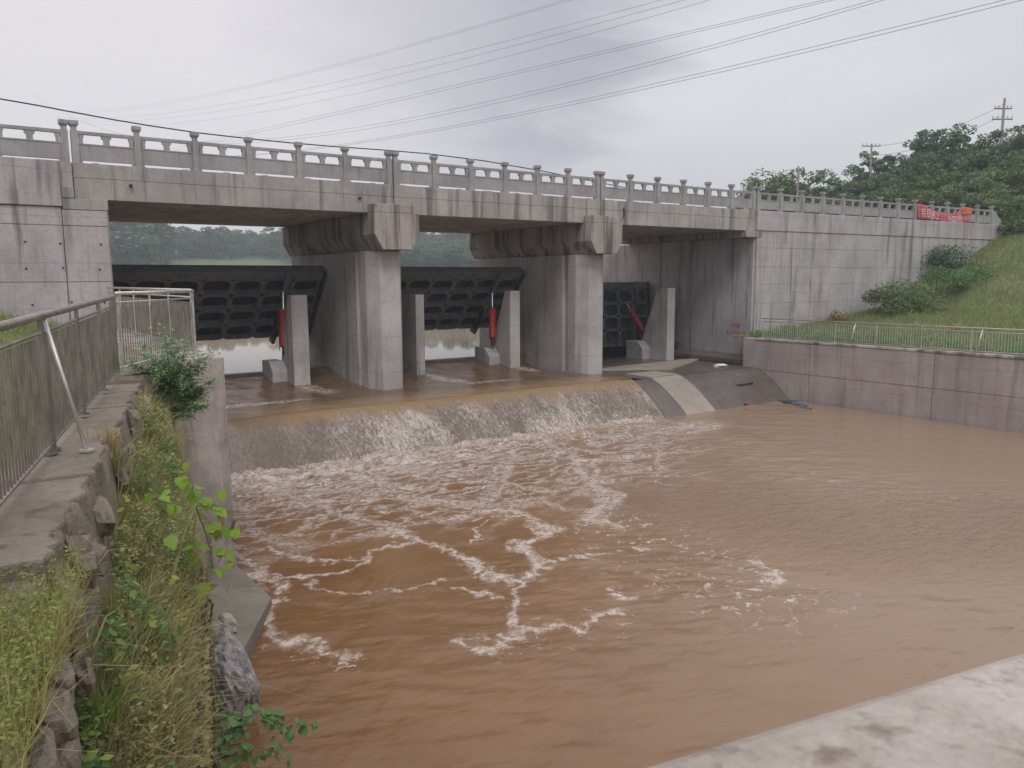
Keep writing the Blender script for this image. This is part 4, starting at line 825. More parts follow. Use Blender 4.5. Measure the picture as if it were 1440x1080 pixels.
# hillside to the right of the road: crowns read off the photo's skyline (pixel x, top y, distance, kind, scale)
hill = [(1160, 268, 108, 'd', .8), (1190, 262, 100, 'd', .9), (1178, 280, 88, 'd', .7), (1215, 250, 96, 'a', .9), (1230, 222, 104, 'c', .85), (1248, 244, 92, 'b', .9), (1262, 232, 102, 'c', .8), (1275, 222, 96, 'c', .95), (1290, 235, 88, 'a', .9), (1300, 206, 98, 'c', .9), (1318, 196, 94, 'c', 1.), (1330, 186, 100, 'c', 1.05), (1345, 192, 96, 'b', 1.), (1362, 196, 92, 'a', 1.), (1384, 200, 98, 'b', 1.1), (1400, 208, 90, 'a', 1.), (1420, 206, 96, 'a', 1.), (1442, 196, 88, 'c', 1.1), (1460, 190, 92, 'a', 1.1), (1480, 185, 95, 'b', 1.1),
        (1240, 262, 84, 'a', .8), (1262, 262, 80, 'b', .85), (1285, 262, 82, 'a', .9), (1308, 248, 84, 'a', .95), (1325, 262, 76, 'b', .8), (1342, 240, 84, 'b', .95), (1368, 236, 82, 'a', 1.), (1392, 244, 78, 'b', .95), (1415, 240, 80, 'a', 1.), (1440, 235, 78, 'b', 1.), (1465, 238, 80, 'a', 1.),
        (1350, 275, 74, 'a', .7), (1378, 272, 73, 'd', .7), (1402, 270, 72, 'a', .8), (1425, 280, 70, 'd', .8), (1450, 272, 70, 'b', .8), (1418, 305, 68, 'd', .6), (1440, 318, 66, 'd', .55), (1462, 300, 67, 'a', .7), (1500, 250, 80, 'b', 1.), (1530, 240, 80, 'a', 1.)]
KL = {'a': 'dense dark green broadleaf tree on the hillside behind the right railing', 'b': 'mid green leafy tree on the hillside behind the right railing', 'c': 'tall open dark tree on the right hillside skyline', 'd': 'low spreading bushy tree at the foot of the right hillside'}
hts = {'a': 7, 'b': 7, 'c': 8, 'd': 5}
ORD = 'first second third fourth fifth sixth seventh eighth ninth tenth eleventh twelfth thirteenth fourteenth fifteenth sixteenth seventeenth eighteenth'.split(); cnt = {}
hill.sort()
KW = {'a': 'dense dark green', 'b': 'mid green leafy', 'c': 'tall open skyline', 'd': 'low spreading bushy'}
for i, (px, py, D, k, s) in enumerate(hill):
    cnt[k] = cnt.get(k, 0) + 1
    p = adist(px, py, D); topz = p[2]; hh = hts[k] * s * .98; gz = float(h_right(np.array([p[0]]), np.array([p[1]]))[0])
    z0 = topz - hh
    z0 = min(z0, gz + .0) if z0 > gz else z0
    ss = (topz - z0) / (hts[k] * .98)
    if ss > 1.45: ss2 = ss; 
    tree(k, p[0], p[1], z0, s * 1.12, random.uniform(0, 6.3), label=(ORD[cnt[k] - 1] + ' ' + KW[k] + ' tree from the left on the right hillside'), group={'a': 'dense dark hillside trees', 'b': 'mid green hillside trees', 'c': 'open skyline trees', 'd': 'bushy trees at the hill foot'}[k], sz=max(1, ss / (s * 1.12)))
p = adist(1108, 240, 92); tree('d', p[0], p[1], p[2] - 7.9, 1.6, 1., label='single rounded tree standing alone behind the bridge railing left of the hillside', cat='tree')
for px in (1085, 1132): p = adist(px, 262, 94); tree('d', p[0], p[1], p[2] - 5.0, .95, px, label='low bush beside the lone rounded tree behind the railing', group='bushes under the lone tree', cat='bush')
# hillside raised ground under the wood, made of dense scrub
def scatter_leaves(n, xr, yr, hf, hgt, size):
    x = rng.uniform(*xr, n); y = rng.uniform(*yr, n); z = hf(x, y) + rng.uniform(0, 1, n) ** 1.3 * hgt * (.5 + .8 * np.clip(fnoise(x, y, 5, 4) + .4, 0, 1.4)); return cards(n, np.stack([x, y, z], 1), (0, 0, 0), size, .6)
V = scatter_leaves(60000, (66, 150), (-10, 60), lambda x, y: h_right(x, y), 2.6, .22); o = link('scrub', fastmesh('scrub', V, quads(len(V) // 4)), M['leaf_dark']); tag(o, 'dense dark scrub covering the hillside among the trees', 'scrub', kind='stuff')
# meadow grass on the right slope
def blades(x, y, z, h, wd_, lean=.35):
    n = len(x); a = rng.uniform(0, 6.28, n); dx, dy = np.cos(a), np.sin(a); l = rng.normal(0, lean, n) * h; a2 = rng.uniform(0, 6.28, n); ex, ey = np.cos(a2) * wd_, np.sin(a2) * wd_
    b0 = np.stack([x - ex, y - ey, z], 1); b1 = np.stack([x + ex, y + ey, z], 1); m = np.stack([x + dx * l * .35, y + dy * l * .35, z + h * .6], 1); t_ = np.stack([x + dx * l, y + dy * l, z + h * (1 - .25 * np.abs(l / h))], 1)
    e = np.stack([ex, ey, 0 * ex], 1) * .7
    V = np.stack([b0, b1, m + e, m - e, t_], 1).reshape(-1, 3); i = np.arange(n) * 5
    F = np.concatenate([np.stack([i, i + 1, i + 2, i + 3], 1), np.stack([i + 3, i + 2, i + 4, i + 4], 1)]); return V, i
def grassmesh(name, x, y, z, h, wd_, mat, label, cat='grass', parent=None, lean=.35):
    V, i = blades(x, y, z, h, wd_, lean); n = len(i)
    me = bpy.data.meshes.new(name); me.vertices.add(len(V)); me.vertices.foreach_set('co', V.astype(np.float32).ravel())
    F4 = np.stack([i, i + 1, i + 2, i + 3], 1); F3 = np.stack([i + 3, i + 2, i + 4], 1); li = np.concatenate([F4.ravel(), F3.ravel()]).astype(np.int32)
    me.loops.add(len(li)); me.loops.foreach_set('vertex_index', li); me.polygons.add(2 * n)
    me.polygons.foreach_set('loop_start', np.concatenate([np.arange(n) * 4, 4 * n + np.arange(n) * 3]).astype(np.int32)); me.polygons.foreach_set('loop_total', np.concatenate([np.full(n, 4), np.full(n, 3)]).astype(np.int32))
    me.update(calc_edges=True); o = link(name, me, mat, parent)
    if parent is None: tag(o, label, cat, kind='stuff')
    return o
n = 70000; x = 33.1 + rng.uniform(0, 1, n) ** .8 * 30; y = rng.uniform(4, 27.5, n); grassmesh('slope_grass', x, y, h_right(x, y) - .02, rng.uniform(.10, .34, n) * (1 + .5 * fnoise(x, y, 3, 2)), .022, M['grass_g'], 'short green grass covering the right bank slope')
# weeds and low bushes along the foot of the wing wall and behind the fence
def bushmesh(name, blobs, n, leaf, mat, label, group=None, cat='bush'):
    bl = np.array(blobs); idx = rng.integers(0, len(bl), n); off = rng.normal(size=(n, 3)); off /= np.linalg.norm(off, axis=1, keepdims=True); off *= (rng.uniform(0, 1, n) ** .4)[:, None]
    c = bl[idx, :3] + off * bl[idx, 3:4] * np.array([1, 1, .75]); V = cards(n, c, (0, 0, 0), leaf, .4); t = empty(name, tuple(bl[0, :3]), label, cat, group)
    link('foliage', fastmesh('foliage', V, quads(n)), mat, t); mb = MB(); p = bl[0, :3]; mb.tube([(p[0], p[1], p[2] - bl[0, 3]), (p[0] + .05, p[1], p[2])], .03, 5); mb.build('stem', M['bark'], t); return t
def gr(x, y): return float(h_right(np.array([x]), np.array([y]))[0])
bl = []
def slopebush(px, py, s, mat, label, Y=26.2, n=1500, leaf=.07):
    p = atY(px, py, Y); z = gr(p[0], Y); b_ = [(p[0] + random.uniform(-1, 1) * s, Y + random.uniform(-.6, .6) * s, z + random.uniform(.1, .6) * s, random.uniform(.35, .6) * s) for _ in range(7)]; bushmesh('bush', b_, n, leaf, M[mat], label)
slopebush(1318, 388, 2.1, 'leaf_dark', 'dark bush on the grass slope under the far end of the wing wall', n=4200)
slopebush(1295, 412, 2.1, 'leaf_mid', 'rounded green bush halfway down the grass slope', 24.5, n=4200)
slopebush(1262, 432, 1.7, 'leaf_mid', 'light green bush at the foot of the wing wall where the grass begins', 25, n=3400)
slopebush(1345, 402, 1.6, 'leaf_deep', 'small dark bush right of the rounded bush on the slope', 24, n=2600)
slopebush(1178, 444, .7, 'dry', 'dry brown weed clump against the foot of the wing wall', 26.6, n=1300, leaf=.05)
slopebush(1345, 452, .5, 'dry', 'dry brown weed clump rising behind the right bank fence', 19, n=1000, leaf=.04)
x = rng.uniform(33.05, 36.5, 26000); y = rng.uniform(9, 26.4, 26000); keep = fnoise(x, y, 2.2, 7) > -.15; x, y = x[keep], y[keep]; z = h_right(x, y) + rng.uniform(0, .42, len(x)) * (.6 + .5 * fnoise(x, y, 1.5, 3)); V = cards(len(x), np.stack([x, y, z], 1), (0, 0, 0), .05, .5)
o = link('creeping_weeds', fastmesh('weeds', V, quads(len(x))), M['leaf_deep']); tag(o, 'dark creeping weeds just behind the right bank fence', 'weeds', kind='stuff')

# far side of the reservoir
def hup(x, y): return float(h_up(np.array([float(x)]), np.array([float(y)]))[0])
FL = {'e': 'pale hazy broadleaf tree in the far treeline beyond the reservoir', 'f': 'slender hazy tree in the far treeline beyond the reservoir', 'g': 'darker hazy tree in the far treeline beyond the reservoir'}
def fartree(px, D, key, el, lab, grp):
    p = adist(px, 390, D); z = hup(p[0], p[1]) - .5; s_ = max(.5, (el * D - z) / 8); t = tree(key, p[0], p[1], z, s_, random.uniform(0, 6), label=lab, group=grp); t.scale = (s_ * 1.25, s_ * 1.25, s_); return t
for k in range(74):
    px = 120 + k * 4.6 + random.uniform(-3, 3); D = random.uniform(385, 450); key = random.choice('efge'); el = random.uniform(.050, .064)
    if px < 215: key = 'g'; el = random.uniform(.068, .079); D -= 70
    fartree(px, D, key, el, FL[key], {'e': 'pale far trees', 'f': 'slender far trees', 'g': 'dark far trees'}[key])
for k in range(52):
    px = 385 + k * 5.8 + random.uniform(-4, 4); D = random.uniform(355, 420); key = random.choice('gge')
    fartree(px, D, key, random.uniform(.038, .068), {'g': 'dark tree of the nearer wood seen under the middle span', 'e': 'green tree of the nearer wood seen under the middle span'}[key], {'g': 'dark nearer trees under the bridge', 'e': 'green nearer trees under the bridge'}[key])
for k in range(70):
    px = 556 + k * 2.1; fartree(px, random.uniform(270, 320), random.choice('gge'), random.uniform(.026, .046), 'low tree at the front edge of the wood under the middle span', 'low front trees under the bridge')
for k in range(30):
    px = 560 + k * 4.2 + random.uniform(-3, 3); fartree(px, random.uniform(325, 350), random.choice('gge'), random.uniform(.040, .055), 'low tree at the front edge of the wood under the middle span', 'low front trees under the bridge')
V = scatter_leaves(60000, (-80, 320), (400, 560), h_up, 9, 1.3); o = link('far_wood', fastmesh('far_wood', V, quads(len(V) // 4)), M['leaf_far']); tag(o, 'hazy wooded hills on the horizon beyond the reservoir', 'wood', kind='stuff')

# left grass behind the fence, in front of the abutment
n = 42000; y = rng.uniform(4, 27.4, n); edge = np.where(y < 13.4, fx(y), np.minimum(2.6, 1.78 + (y - 13.4) * .55)); u_ = rng.uniform(.35, 9, n); x = edge - u_
z = -1.52 + .55 * st_(y, 16, 26) * st_(u_, .6, 3); hh = (.12 + .4 * st_(y, 20, 27) * rng.uniform(.3, 1, n)) * rng.uniform(.6, 1.3, n)
grassmesh('left_grass', x, y, z, hh, .012, M['grass_g'], 'long green grass behind the left fence below the abutment')

# weeds over the old wall
def wall_pt(n, y0, y1, u0, u1):
    y = rng.uniform(y0, y1, n); uw = (wx(y) - fx(y)) * .9746; u = u0 + rng.uniform(0, 1, n) * (np.minimum(uw, u1) - u0); z = surf_z(u, y, uw); return fx(y) + u / .9746, y, z, u
x, y, z, u_ = wall_pt(36000, 2.0, 15.3, .50, 9); k_ = (fnoise(x * 2, y, 1.3, 3) > -.25) & ((y > 7) | (u_ > .62 + .1 * np.sin(y * 5))); grassmesh('wall_grass', x[k_], y[k_], z[k_] - .02, rng.uniform(.14, .55, k_.sum()), .004, M['grass'], 'tangled pale grass over the old left wall', lean=.7)
x, y, z, u_ = wall_pt(20000, 2.2, 13, .56, 1.6); k_ = fnoise(x * 2, y, 1.1, 9) > -.05; grassmesh('dry_grass', x[k_], y[k_], z[k_], rng.uniform(.12, .4, k_.sum()), .004, M['dry'], 'dry straw coloured grass among the weeds on the left wall', lean=.9)
x, y, z, u_ = wall_pt(95000, 2.0, 15.3, .52, 9); k_ = (fnoise(x * 2.4, y, .8, 5) > -.1) & ((y > 6.5) | (u_ > .64)); z = z + rng.uniform(0, 1, len(z)) ** 1.5 * (.18 + .5 * np.clip(fnoise(x, y, 1.2, 6) + .35, 0, 1)); V = cards(int(k_.sum()), np.stack([x, y, z], 1)[k_], (0, 0, 0), .0155, .5)
o = link('wall_weeds', fastmesh('wall_weeds', V, quads(int(k_.sum()))), M['leaf_weed']); tag(o, 'small leaved green weeds smothering the old left wall', 'weeds', kind='stuff')
x, y, z, u_ = wall_pt(14000, 3, 15.3, .6, 9); k_ = fnoise(x * 2.4, y, 1.3, 8) > .1; z = z + rng.uniform(0, .5, len(z)); V = cards(int(k_.sum()), np.stack([x, y, z], 1)[k_], (0, 0, 0), .027, .6)
o = link('leafy_weeds', fastmesh('leafy_weeds', V, quads(int(k_.sum()))), M['leaf_deep']); tag(o, 'broader dark green weed leaves mixed through the left wall weeds', 'weeds', kind='stuff')
x, y, z, u_ = wall_pt(5000, 3, 15.3, .55, 9); k_ = fnoise(x * 2.4, y, 1.0, 2) > .25; z = z + rng.uniform(.1, .55, len(z)); V = cards(int(k_.sum()), np.stack([x, y, z], 1)[k_], (0, 0, 0), .032, .6)
o = link('bright_weeds', fastmesh('bright_weeds', V, quads(int(k_.sum()))), M['leaf_mixed']); tag(o, 'patches of bright yellow green broad leaved weeds on the left wall', 'weeds', kind='stuff')
n = 18000; y = rng.uniform(1.8, 5.0, n); u_ = rng.uniform(-.6, .6, n); x = fx(y) + u_ / .9746; k_ = (fnoise(x * 2, y, .8, 3) > -.5) & ((y < 4.6) | (u_ > .42)); z = np.full(n, -1.74)
grassmesh('corner_grass', x[k_], y[k_], z[k_], rng.uniform(.08, .30, k_.sum()), .0024, M['grass'], 'straw coloured grass burying the broken near end of the ledge', lean=.8)
n = 15000; y = rng.uniform(1.8, 4.9, n); u_ = rng.uniform(-.3, .6, n); x = fx(y) + u_ / .9746; z = -1.74 + rng.uniform(0, .28, n); V = cards(n, np.stack([x, y, z], 1), (0, 0, 0), .011, .5)
o = link('corner_weeds', fastmesh('corner_weeds', V, quads(n)), M['leaf_mixed']); tag(o, 'small green weeds growing through the straw grass at the near left corner', 'weeds', kind='stuff')
# creepers and roots hanging on the river face
n = 15000; y = rng.uniform(3, 15, n); dz = rng.uniform(0, 1, n) ** 1.6 * 2.6; uw = (wx(y) - fx(y)) * .9746; x = wx(y) + rng.uniform(-.05, .14, n); z = surf_z(uw, y, uw) - dz
k_ = fnoise(y, dz * .5, 1.1, 4) > -.2; V = cards(int(k_.sum()), np.stack([x, y, z], 1)[k_], (.0, 0, 0), .03, .2); o = link('hanging_weeds', fastmesh('hanging_weeds', V, quads(int(k_.sum()))), M['leaf_weed']); tag(o, 'creeping weeds hanging down the river face of the old wall', 'weeds', kind='stuff')
mb = MB()
for k in range(46):
    y0 = random.uniform(4.5, 14.5); uw_ = (wx(y0) - fx(y0)) * .9746; z0 = float(surf_z(np.array([uw_]), np.array([y0]), np.array([uw_]))[0]); x0 = wx(y0) + .05; L = random.uniform(.8, 3)
    pts = [(x0 + random.uniform(-.02, .09) + .03 * i / 3, y0 + random.uniform(-.06, .06), z0 + .05 - L * i / 5) for i in range(6)]; mb.tube(pts, random.uniform(.005, .02), 4)
o = mb.build('dry_roots', M['wood']); tag(o, 'brown dry roots and stems hanging down the old wall face', 'roots', kind='stuff')

# single plants on the wall ------------------------------------------------
def leafmesh(L, wd_, heart=True, cup=.12):
    """a broad leaf with midrib fold, pointing along +X from its stalk"""
    mb = MB(); n = 7; left = []; right = []; mid = []
    for i in range(n):
        t = i / (n - 1); w_ = wd_ * math.sin(math.pi * min(1, t ** .62 * 1.0)) if heart else wd_ * math.sin(math.pi * t) ** .8
        droop = -.18 * L * t * t; mid.append((L * t, 0, droop)); left.append((L * t - (.10 * L if i == 1 and heart else 0), w_, droop + cup * w_)); right.append((L * t - (.10 * L if i == 1 and heart else 0), -w_, droop + cup * w_))
    vs = mid + left + right; fs = []
    for i in range(n - 1): fs += [(i, i + 1, n + i + 1, n + i), (i, 2 * n + i, 2 * n + i + 1, i + 1)]
    me = bpy.data.meshes.new('leaf'); me.from_pydata(vs, [], fs); me.validate(); return me
LB = [leafmesh(.20, .085), leafmesh(.16, .08, cup=.25), leafmesh(.13, .05)]
for me in LB: me.materials.append(M['leaf_bright'])
LD = [leafmesh(.125, .042), leafmesh(.10, .036, cup=.2)]
for me in LD: me.materials.append(M['leaf_deep'])
def place_leaf(me, p, out, parent, s=1.):
    out = Vector(out).normalized(); o = link('leaf', me, None, parent, loc=tuple(p)); q = out.to_track_quat('X', 'Z'); o.rotation_euler = q.to_euler(); o.rotation_euler.x += random.uniform(-.7, .7); o.scale = (s, s, s); return o
# broad-leaved sapling leaning over the water
pb = atz(196, 790, -2.75)
sap = empty('broadleaf_sapling', tuple(pb), 'young plant with large bright yellow green leaves leaning out from the left wall', 'plant')
root = np.array([1.15, 6.6, -2.55]); 
tipA = adist(318, 712, 7.3); tipB = adist(300, 800, 7.3); mid = adist(275, 712, 7.1)
st = [root, (root + mid) / 2 + np.array([0, 0, .08]), mid, (mid + tipA) / 2, tipA]
MB().tube(st, [.014, .012, .009, .007, .004], 6).build('stem', M['stem'], sap)
MB().tube([mid, (mid + tipB) / 2 + np.array([.02, 0, .02]), tipB], [.008, .006, .004], 5).build('stem', M['stem'], sap)
for (px, py, D, k, dx) in [(300, 715, 7.3, 0, 1), (322, 722, 7.3, 0, 1), (326, 745, 7.3, 1, .3), (285, 700, 7.2, 1, .5), (270, 680, 7.1, 0, -.6), (248, 710, 7.0, 0, -1), (228, 735, 6.9, 1, -.4), (290, 820, 7.3, 0, -.2), (300, 800, 7.3, 1, .5), (280, 785, 7.2, 1, -1), (310, 690, 7.3, 2, .3), (262, 745, 7.1, 2, -.3), (318, 775, 7.3, 2, .8), (240, 690, 7.0, 2, -.7), (272, 760, 7.2, 0, -.1), (305, 745, 7.3, 2, .1), (222, 705, 6.9, 0, -.9), (255, 670, 7.1, 1, .2), (295, 735, 7.25, 1, .4)]:
    p = adist(px, py, D); a = adist(px, py, D - .12); q0 = mid if py < 770 else tipB; MB().tube([q0 + (p - q0) * .35, p], .003, 4).build('stalk', M['stem'], sap) if random.random() < .6 else None
    for _q in range(2): place_leaf(random.choice(LB), p + rng.normal(size=3) * .085, RT * random.uniform(-1, 1) + np.array([0, 0, random.uniform(-.9, .1)]) - FW * random.uniform(0, .6), sap, random.uniform(.45, .8))
    place_leaf(LB[k], p, RT * dx + np.array([0, 0, random.uniform(-.9, -.1)]) - FW * .35, sap, random.uniform(.7, .95))
# low shrub reaching over the water at the bottom of the picture
sh = empty('overhanging_shrub', (1.9, 8.0, -4.3), 'dark green leafy shrub branch reaching over the muddy water below the left wall', 'shrub')
for (a, b, m_) in [((285, 1040), (440, 1020), 12), ((285, 1060), (395, 1060), 12), ((280, 1010), (345, 1012), 8), ((283, 1075), (350, 1085), 8), ((300, 1030), (390, 1000), 7)]:
    A = adist(*a, 7.6); B = adist(*b, 7.7); C = (A + B) / 2 + np.array([0, 0, .12]); MB().tube([A, C, B], [.012, .008, .003], 5).build('branch', M['stem'], sh)
    for k in range(m_ * 4):
        t = random.uniform(.05, 1.02); p = (1 - t) ** 2 * A + 2 * t * (1 - t) * C + t * t * B + rng.normal(size=3) * (.07 if t < .6 else .04); place_leaf(random.choice(LD), p, RT * random.uniform(-.5, 1) + np.array([0, 0, random.uniform(-1, .2)]) - FW * random.uniform(-.2, .8), sh, random.uniform(.6, 1.1))
# feathery bush on the wall end
fbsh = empty('feathery_bush', (2.35, 12.9, -3.2), 'soft green feathery leaved bush in front of the fence corner and guide wall', 'bush')
rt_ = adist(247, 655, 13.0); mb = MB(); V = []
cen = adist(243, 540, 12.9)
tips = [(185, 510), (205, 490), (232, 472), (262, 480), (290, 500), (298, 535), (285, 570), (262, 585), (240, 590), (215, 555), (192, 535), (250, 510), (225, 525), (270, 540), (250, 560), (212, 500), (276, 505), (235, 545), (205, 520), (265, 515), (282, 552), (228, 500), (246, 488), (256, 570)]
hub = adist(245, 585, 12.95)
mb.tube([rt_, adist(243, 615, 13.0), hub], [.04, .03, .022], 7)
for (px, py) in tips:
    D = 12.9 + random.uniform(-.35, .3); B = adist(px, py, D); C = (hub + B) / 2 + np.array([0, 0, .10]); mb.tube([hub, C, B], [.010, .006, .003], 5)
    for q in range(15):      # pinnate fronds
        t = random.uniform(.45, 1.05); p = (1 - t) ** 2 * hub + 2 * t * (1 - t) * C + t * t * B; d = rng.normal(size=3); d[2] = abs(d[2]) * .2 - .15; d /= np.linalg.norm(d); L = random.uniform(.16, .30); sd_ = np.cross(d, [0, 0, 1]); sd_ /= np.linalg.norm(sd_) + 1e-9
        for k in range(11):
            f = (k + 1) / 12; c = p + d * L * f + np.array([0, 0, -.10 * f * f]); ll = .07 * math.sin(math.pi * (f * .8 + .15))
            for s in (-1, 1):
                e = sd_ * s; V += [c, c + e * ll * .5 + d * .014, c + e * ll, c + e * ll * .5 - d * .014]
    m_ = 260; tt = rng.uniform(.35, 1.1, m_)[:, None]; cc = (1 - tt) ** 2 * hub + 2 * tt * (1 - tt) * C + tt * tt * B + rng.normal(size=(m_, 3)) * np.array([.07, .07, .035]); V += list(cards(m_, cc, (0, 0, 0), .026, 1.2))
mb.build('stem', M['bark'], fbsh)
V = np.array(V); o = link('frond', fastmesh('frond', V, quads(len(V) // 4)), M['leaf_fern'], fbsh); o['kind'] = 'stuff'
# some taller grass tufts standing out near the camera
def tuft(px, py, Yd, label, mat='grass', n=60, h=.35, wd_=.007):
    p = adist(px, py, Yd); t = empty('grass_tuft', tuple(p), label, 'grass tuft'); x = p[0] + rng.normal(0, .05, n); y = p[1] + rng.normal(0, .05, n)
    V, i = blades(x, y, np.full(n, p[2] - .05), rng.uniform(.5, 1, n) * h, wd_, .6); 
    me = bpy.data.meshes.new('blades'); fs = [(a, a + 1, a + 2, a + 3) for a in i] + [(a + 3, a + 2, a + 4) for a in i]; me.from_pydata(V.tolist(), [], fs); o = link('blades', me, M[mat], t); o['kind'] = 'stuff'; return t
tuft(140, 1010, 4.6, 'bright green grass tuft low among the weeds at the bottom left', 'leaf_bright', 40, .30)
tuft(95, 900, 4.5, 'spiky pale green grass tuft left of centre on the weedy wall', 'grass', 70, .3)
tuft(110, 790, 5.2, 'leafy green tuft growing beside the broken coping', 'leaf_weed', 60, .22)
tuft(30, 990, 4.1, 'long arching straw grass tuft in the bottom left corner', 'dry', 80, .38, .005)
tuft(60, 960, 4.2, 'pale arching grass tuft beside the corner straw tuft', 'grass', 90, .36, .006)
tuft(150, 640, 8.2, 'dry brown grass tuft on the ledge beside the fence brace', 'dry', 120, .4)
tuft(165, 660, 8.0, 'yellow green weed tuft below the fence brace', 'leaf_weed', 90, .35, .009)
tuft(250, 830, 7.4, 'small green tuft on the shady edge of the old wall', 'leaf_weed', 60, .25)
tuft(215, 590, 12.5, 'dry straw tuft hanging in the gap under the feathery bush', 'dry', 120, .5, .006)

# ------------------------------------------------------------------ poles, wires
def pole(px, ytop, D, hgt, label, arms=((.9, 1.3), (1.9, 1.6)), r=.13, lean=0.):
    t_ = adist(px, ytop, D); t = empty('utility_pole', (t_[0], t_[1], t_[2] - hgt), label, 'utility pole', 'utility poles on the right horizon')
    MB().tube([(t_[0] - lean * hgt, t_[1], t_[2] - hgt), tuple(t_)], [r, r * .65], 10).build('pole_shaft', M['rail'], t)
    ax = np.array([RT[0], RT[1], 0]); ax /= np.linalg.norm(ax)
    for dz, L in arms:
        c = np.array([t_[0] - lean * dz, t_[1], t_[2] - dz]); a_ = MB().obox(c - np.array([ax[1], -ax[0], 0]) * .12, ax * L, np.array([-ax[1], ax[0], 0]) * .04, (0, 0, .055)).build('crossarm', M['wood'], t)
        for f in (-.92, -.5, .5, .92):
            q = c + ax * L * f - np.array([ax[1], -ax[0], 0]) * .12; MB().tube([q + np.array([0, 0, .06]), q + np.array([0, 0, .17]), q + np.array([0, 0, .18]), q + np.array([0, 0, .28])], [.03, .03, .07, .05], 8).build('insulator', M['ins'], a_)
    return t
pole(1413, 138, 92, 12, 'tall utility pole with two crossarms above the right hillside trees', ((.95, .85), (1.95, 1.0)), .17, .012)
pole(1226, 202, 100, 11, 'utility pole with crossarms half hidden behind the left hillside trees', ((.25, 1.05), (1.2, .9)), .15)
pole(1123, 234, 62, 7, 'bare short pole in front of the lone rounded tree', (), .10)
# overhead lines: each hangs in a vertical plane from off-frame right to far left
G1 = adist(1650, 390, 70)[:2]; G2 = adist(30, 390, 480)[:2]; gd = G2 - G1; GL = np.hypot(*gd); gn = np.array([-gd[1], gd[0]]) / GL
def wire(samples, off, name='power_line', r=.022, label=None, group='overhead power lines', A=None, B=None, ext=(-.12, .72), mat='wire'):
    A = (G1 if A is None else A) + gn * off; B = (G2 if B is None else B) + gn * off; d2 = B - A; S_ = []; Zs = []
    for (px, py) in samples:
        d = ray(px, py); m_ = np.array([[d[0], -d2[0]], [d[1], -d2[1]]]); k, s = np.linalg.solve(m_, A); S_.append(s); Zs.append(d[2] * k)
    cf = np.polyfit(S_, Zs, 2 if len(S_) > 2 else 1); 
    if len(cf) == 3 and cf[0] < 0: cf = np.polyfit(S_, Zs, 1)
    ss = np.linspace(ext[0], ext[1], 90); pts = [(A[0] + d2[0] * s, A[1] + d2[1] * s, float(np.polyval(cf, s))) for s in ss]
    rr = [r * (1.0) for _ in ss]; o = MB().tube(pts, rr, 5, True).build(name, M[mat]); tag(o, label, 'power line' if name == 'power_line' else 'cable', group); return o
WS = [([(803, 0), (414, 108), (160, 156)], 0, 'topmost overhead wire crossing the sky'), ([(795, 0), (414, 105), (160, 153)], .5, 'topmost overhead wire crossing the sky'),
      ([(930, 0), (400, 131), (170, 165)], 3, 'second bundle overhead wire crossing the sky'), ([(962, 0), (400, 140), (180, 170)], 4, 'second bundle overhead wire crossing the sky'), ([(998, 0), (400, 152), (200, 176)], 5, 'second bundle overhead wire crossing the sky'),
      ([(1158, 0), (760, 92), (400, 174)], 8, 'third bundle overhead wire crossing the sky'), ([(1172, 0), (760, 96), (400, 178)], 8.6, 'third bundle overhead wire crossing the sky'),
      ([(1228, 0), (848, 104), (400, 193)], 10, 'fourth bundle overhead wire crossing the sky'), ([(1243, 0), (848, 109), (400, 197)], 10.6, 'fourth bundle overhead wire crossing the sky'),
      ([(1418, 0), (1122, 69), (761, 153), (472, 204)], 14, 'lowest overhead wire crossing the sky'), ([(1436, 2), (1122, 74), (761, 157), (472, 206)], 14.6, 'lowest overhead wire crossing the sky')]
WL = ['upper line of the topmost pair of wires crossing the sky', 'lower line of the topmost pair of wires crossing the sky', 'uppermost of the three spaced wires below the topmost pair', 'middle one of the three spaced wires crossing the sky', 'lowest of the three spaced wires crossing the sky', 'upper line of the third wire pair below the three spaced wires', 'lower line of the third wire pair below the three spaced wires', 'upper line of the fourth wire pair crossing the sky', 'lower line of the fourth wire pair crossing the sky', 'upper line of the lowest wire pair crossing the whole sky', 'lower line of the lowest wire pair crossing the whole sky']
for (s_, off, lb_), wl in zip(WS, WL): wire(s_, off, r=.020, label=wl, group='overhead power lines')
pts = [tuple(atY(px, py, 31.0)) for px, py in [(-240, 92), (-120, 116), (0, 139), (52, 148), (104, 158), (158, 168), (212, 177), (280, 187), (350, 195), (410, 201), (470, 206), (540, 211), (600, 216), (680, 226), (760, 240), (840, 256), (900, 268)]]
o = MB().tube(pts, .024, 6).build('black_cable', M['cable']); tag(o, 'black twisted cable sagging just above the left bridge railing', 'cable')
pA, pB = adist(1226, 206, 100), adist(1413, 146, 92)
for k, dz in enumerate((0, -1.0)):
    pts = [tuple(pA + (pB - pA) * f + np.array([0, 0, dz - 3.2 * f * (1 - f)])) for f in np.linspace(0, 1, 20)]; o = MB().tube(pts, .02, 4).build('power_line', M['wire']); tag(o, ('upper' if k == 0 else 'lower') + ' thin wire strung between the two hillside poles', 'power line', 'wires between the hillside poles')

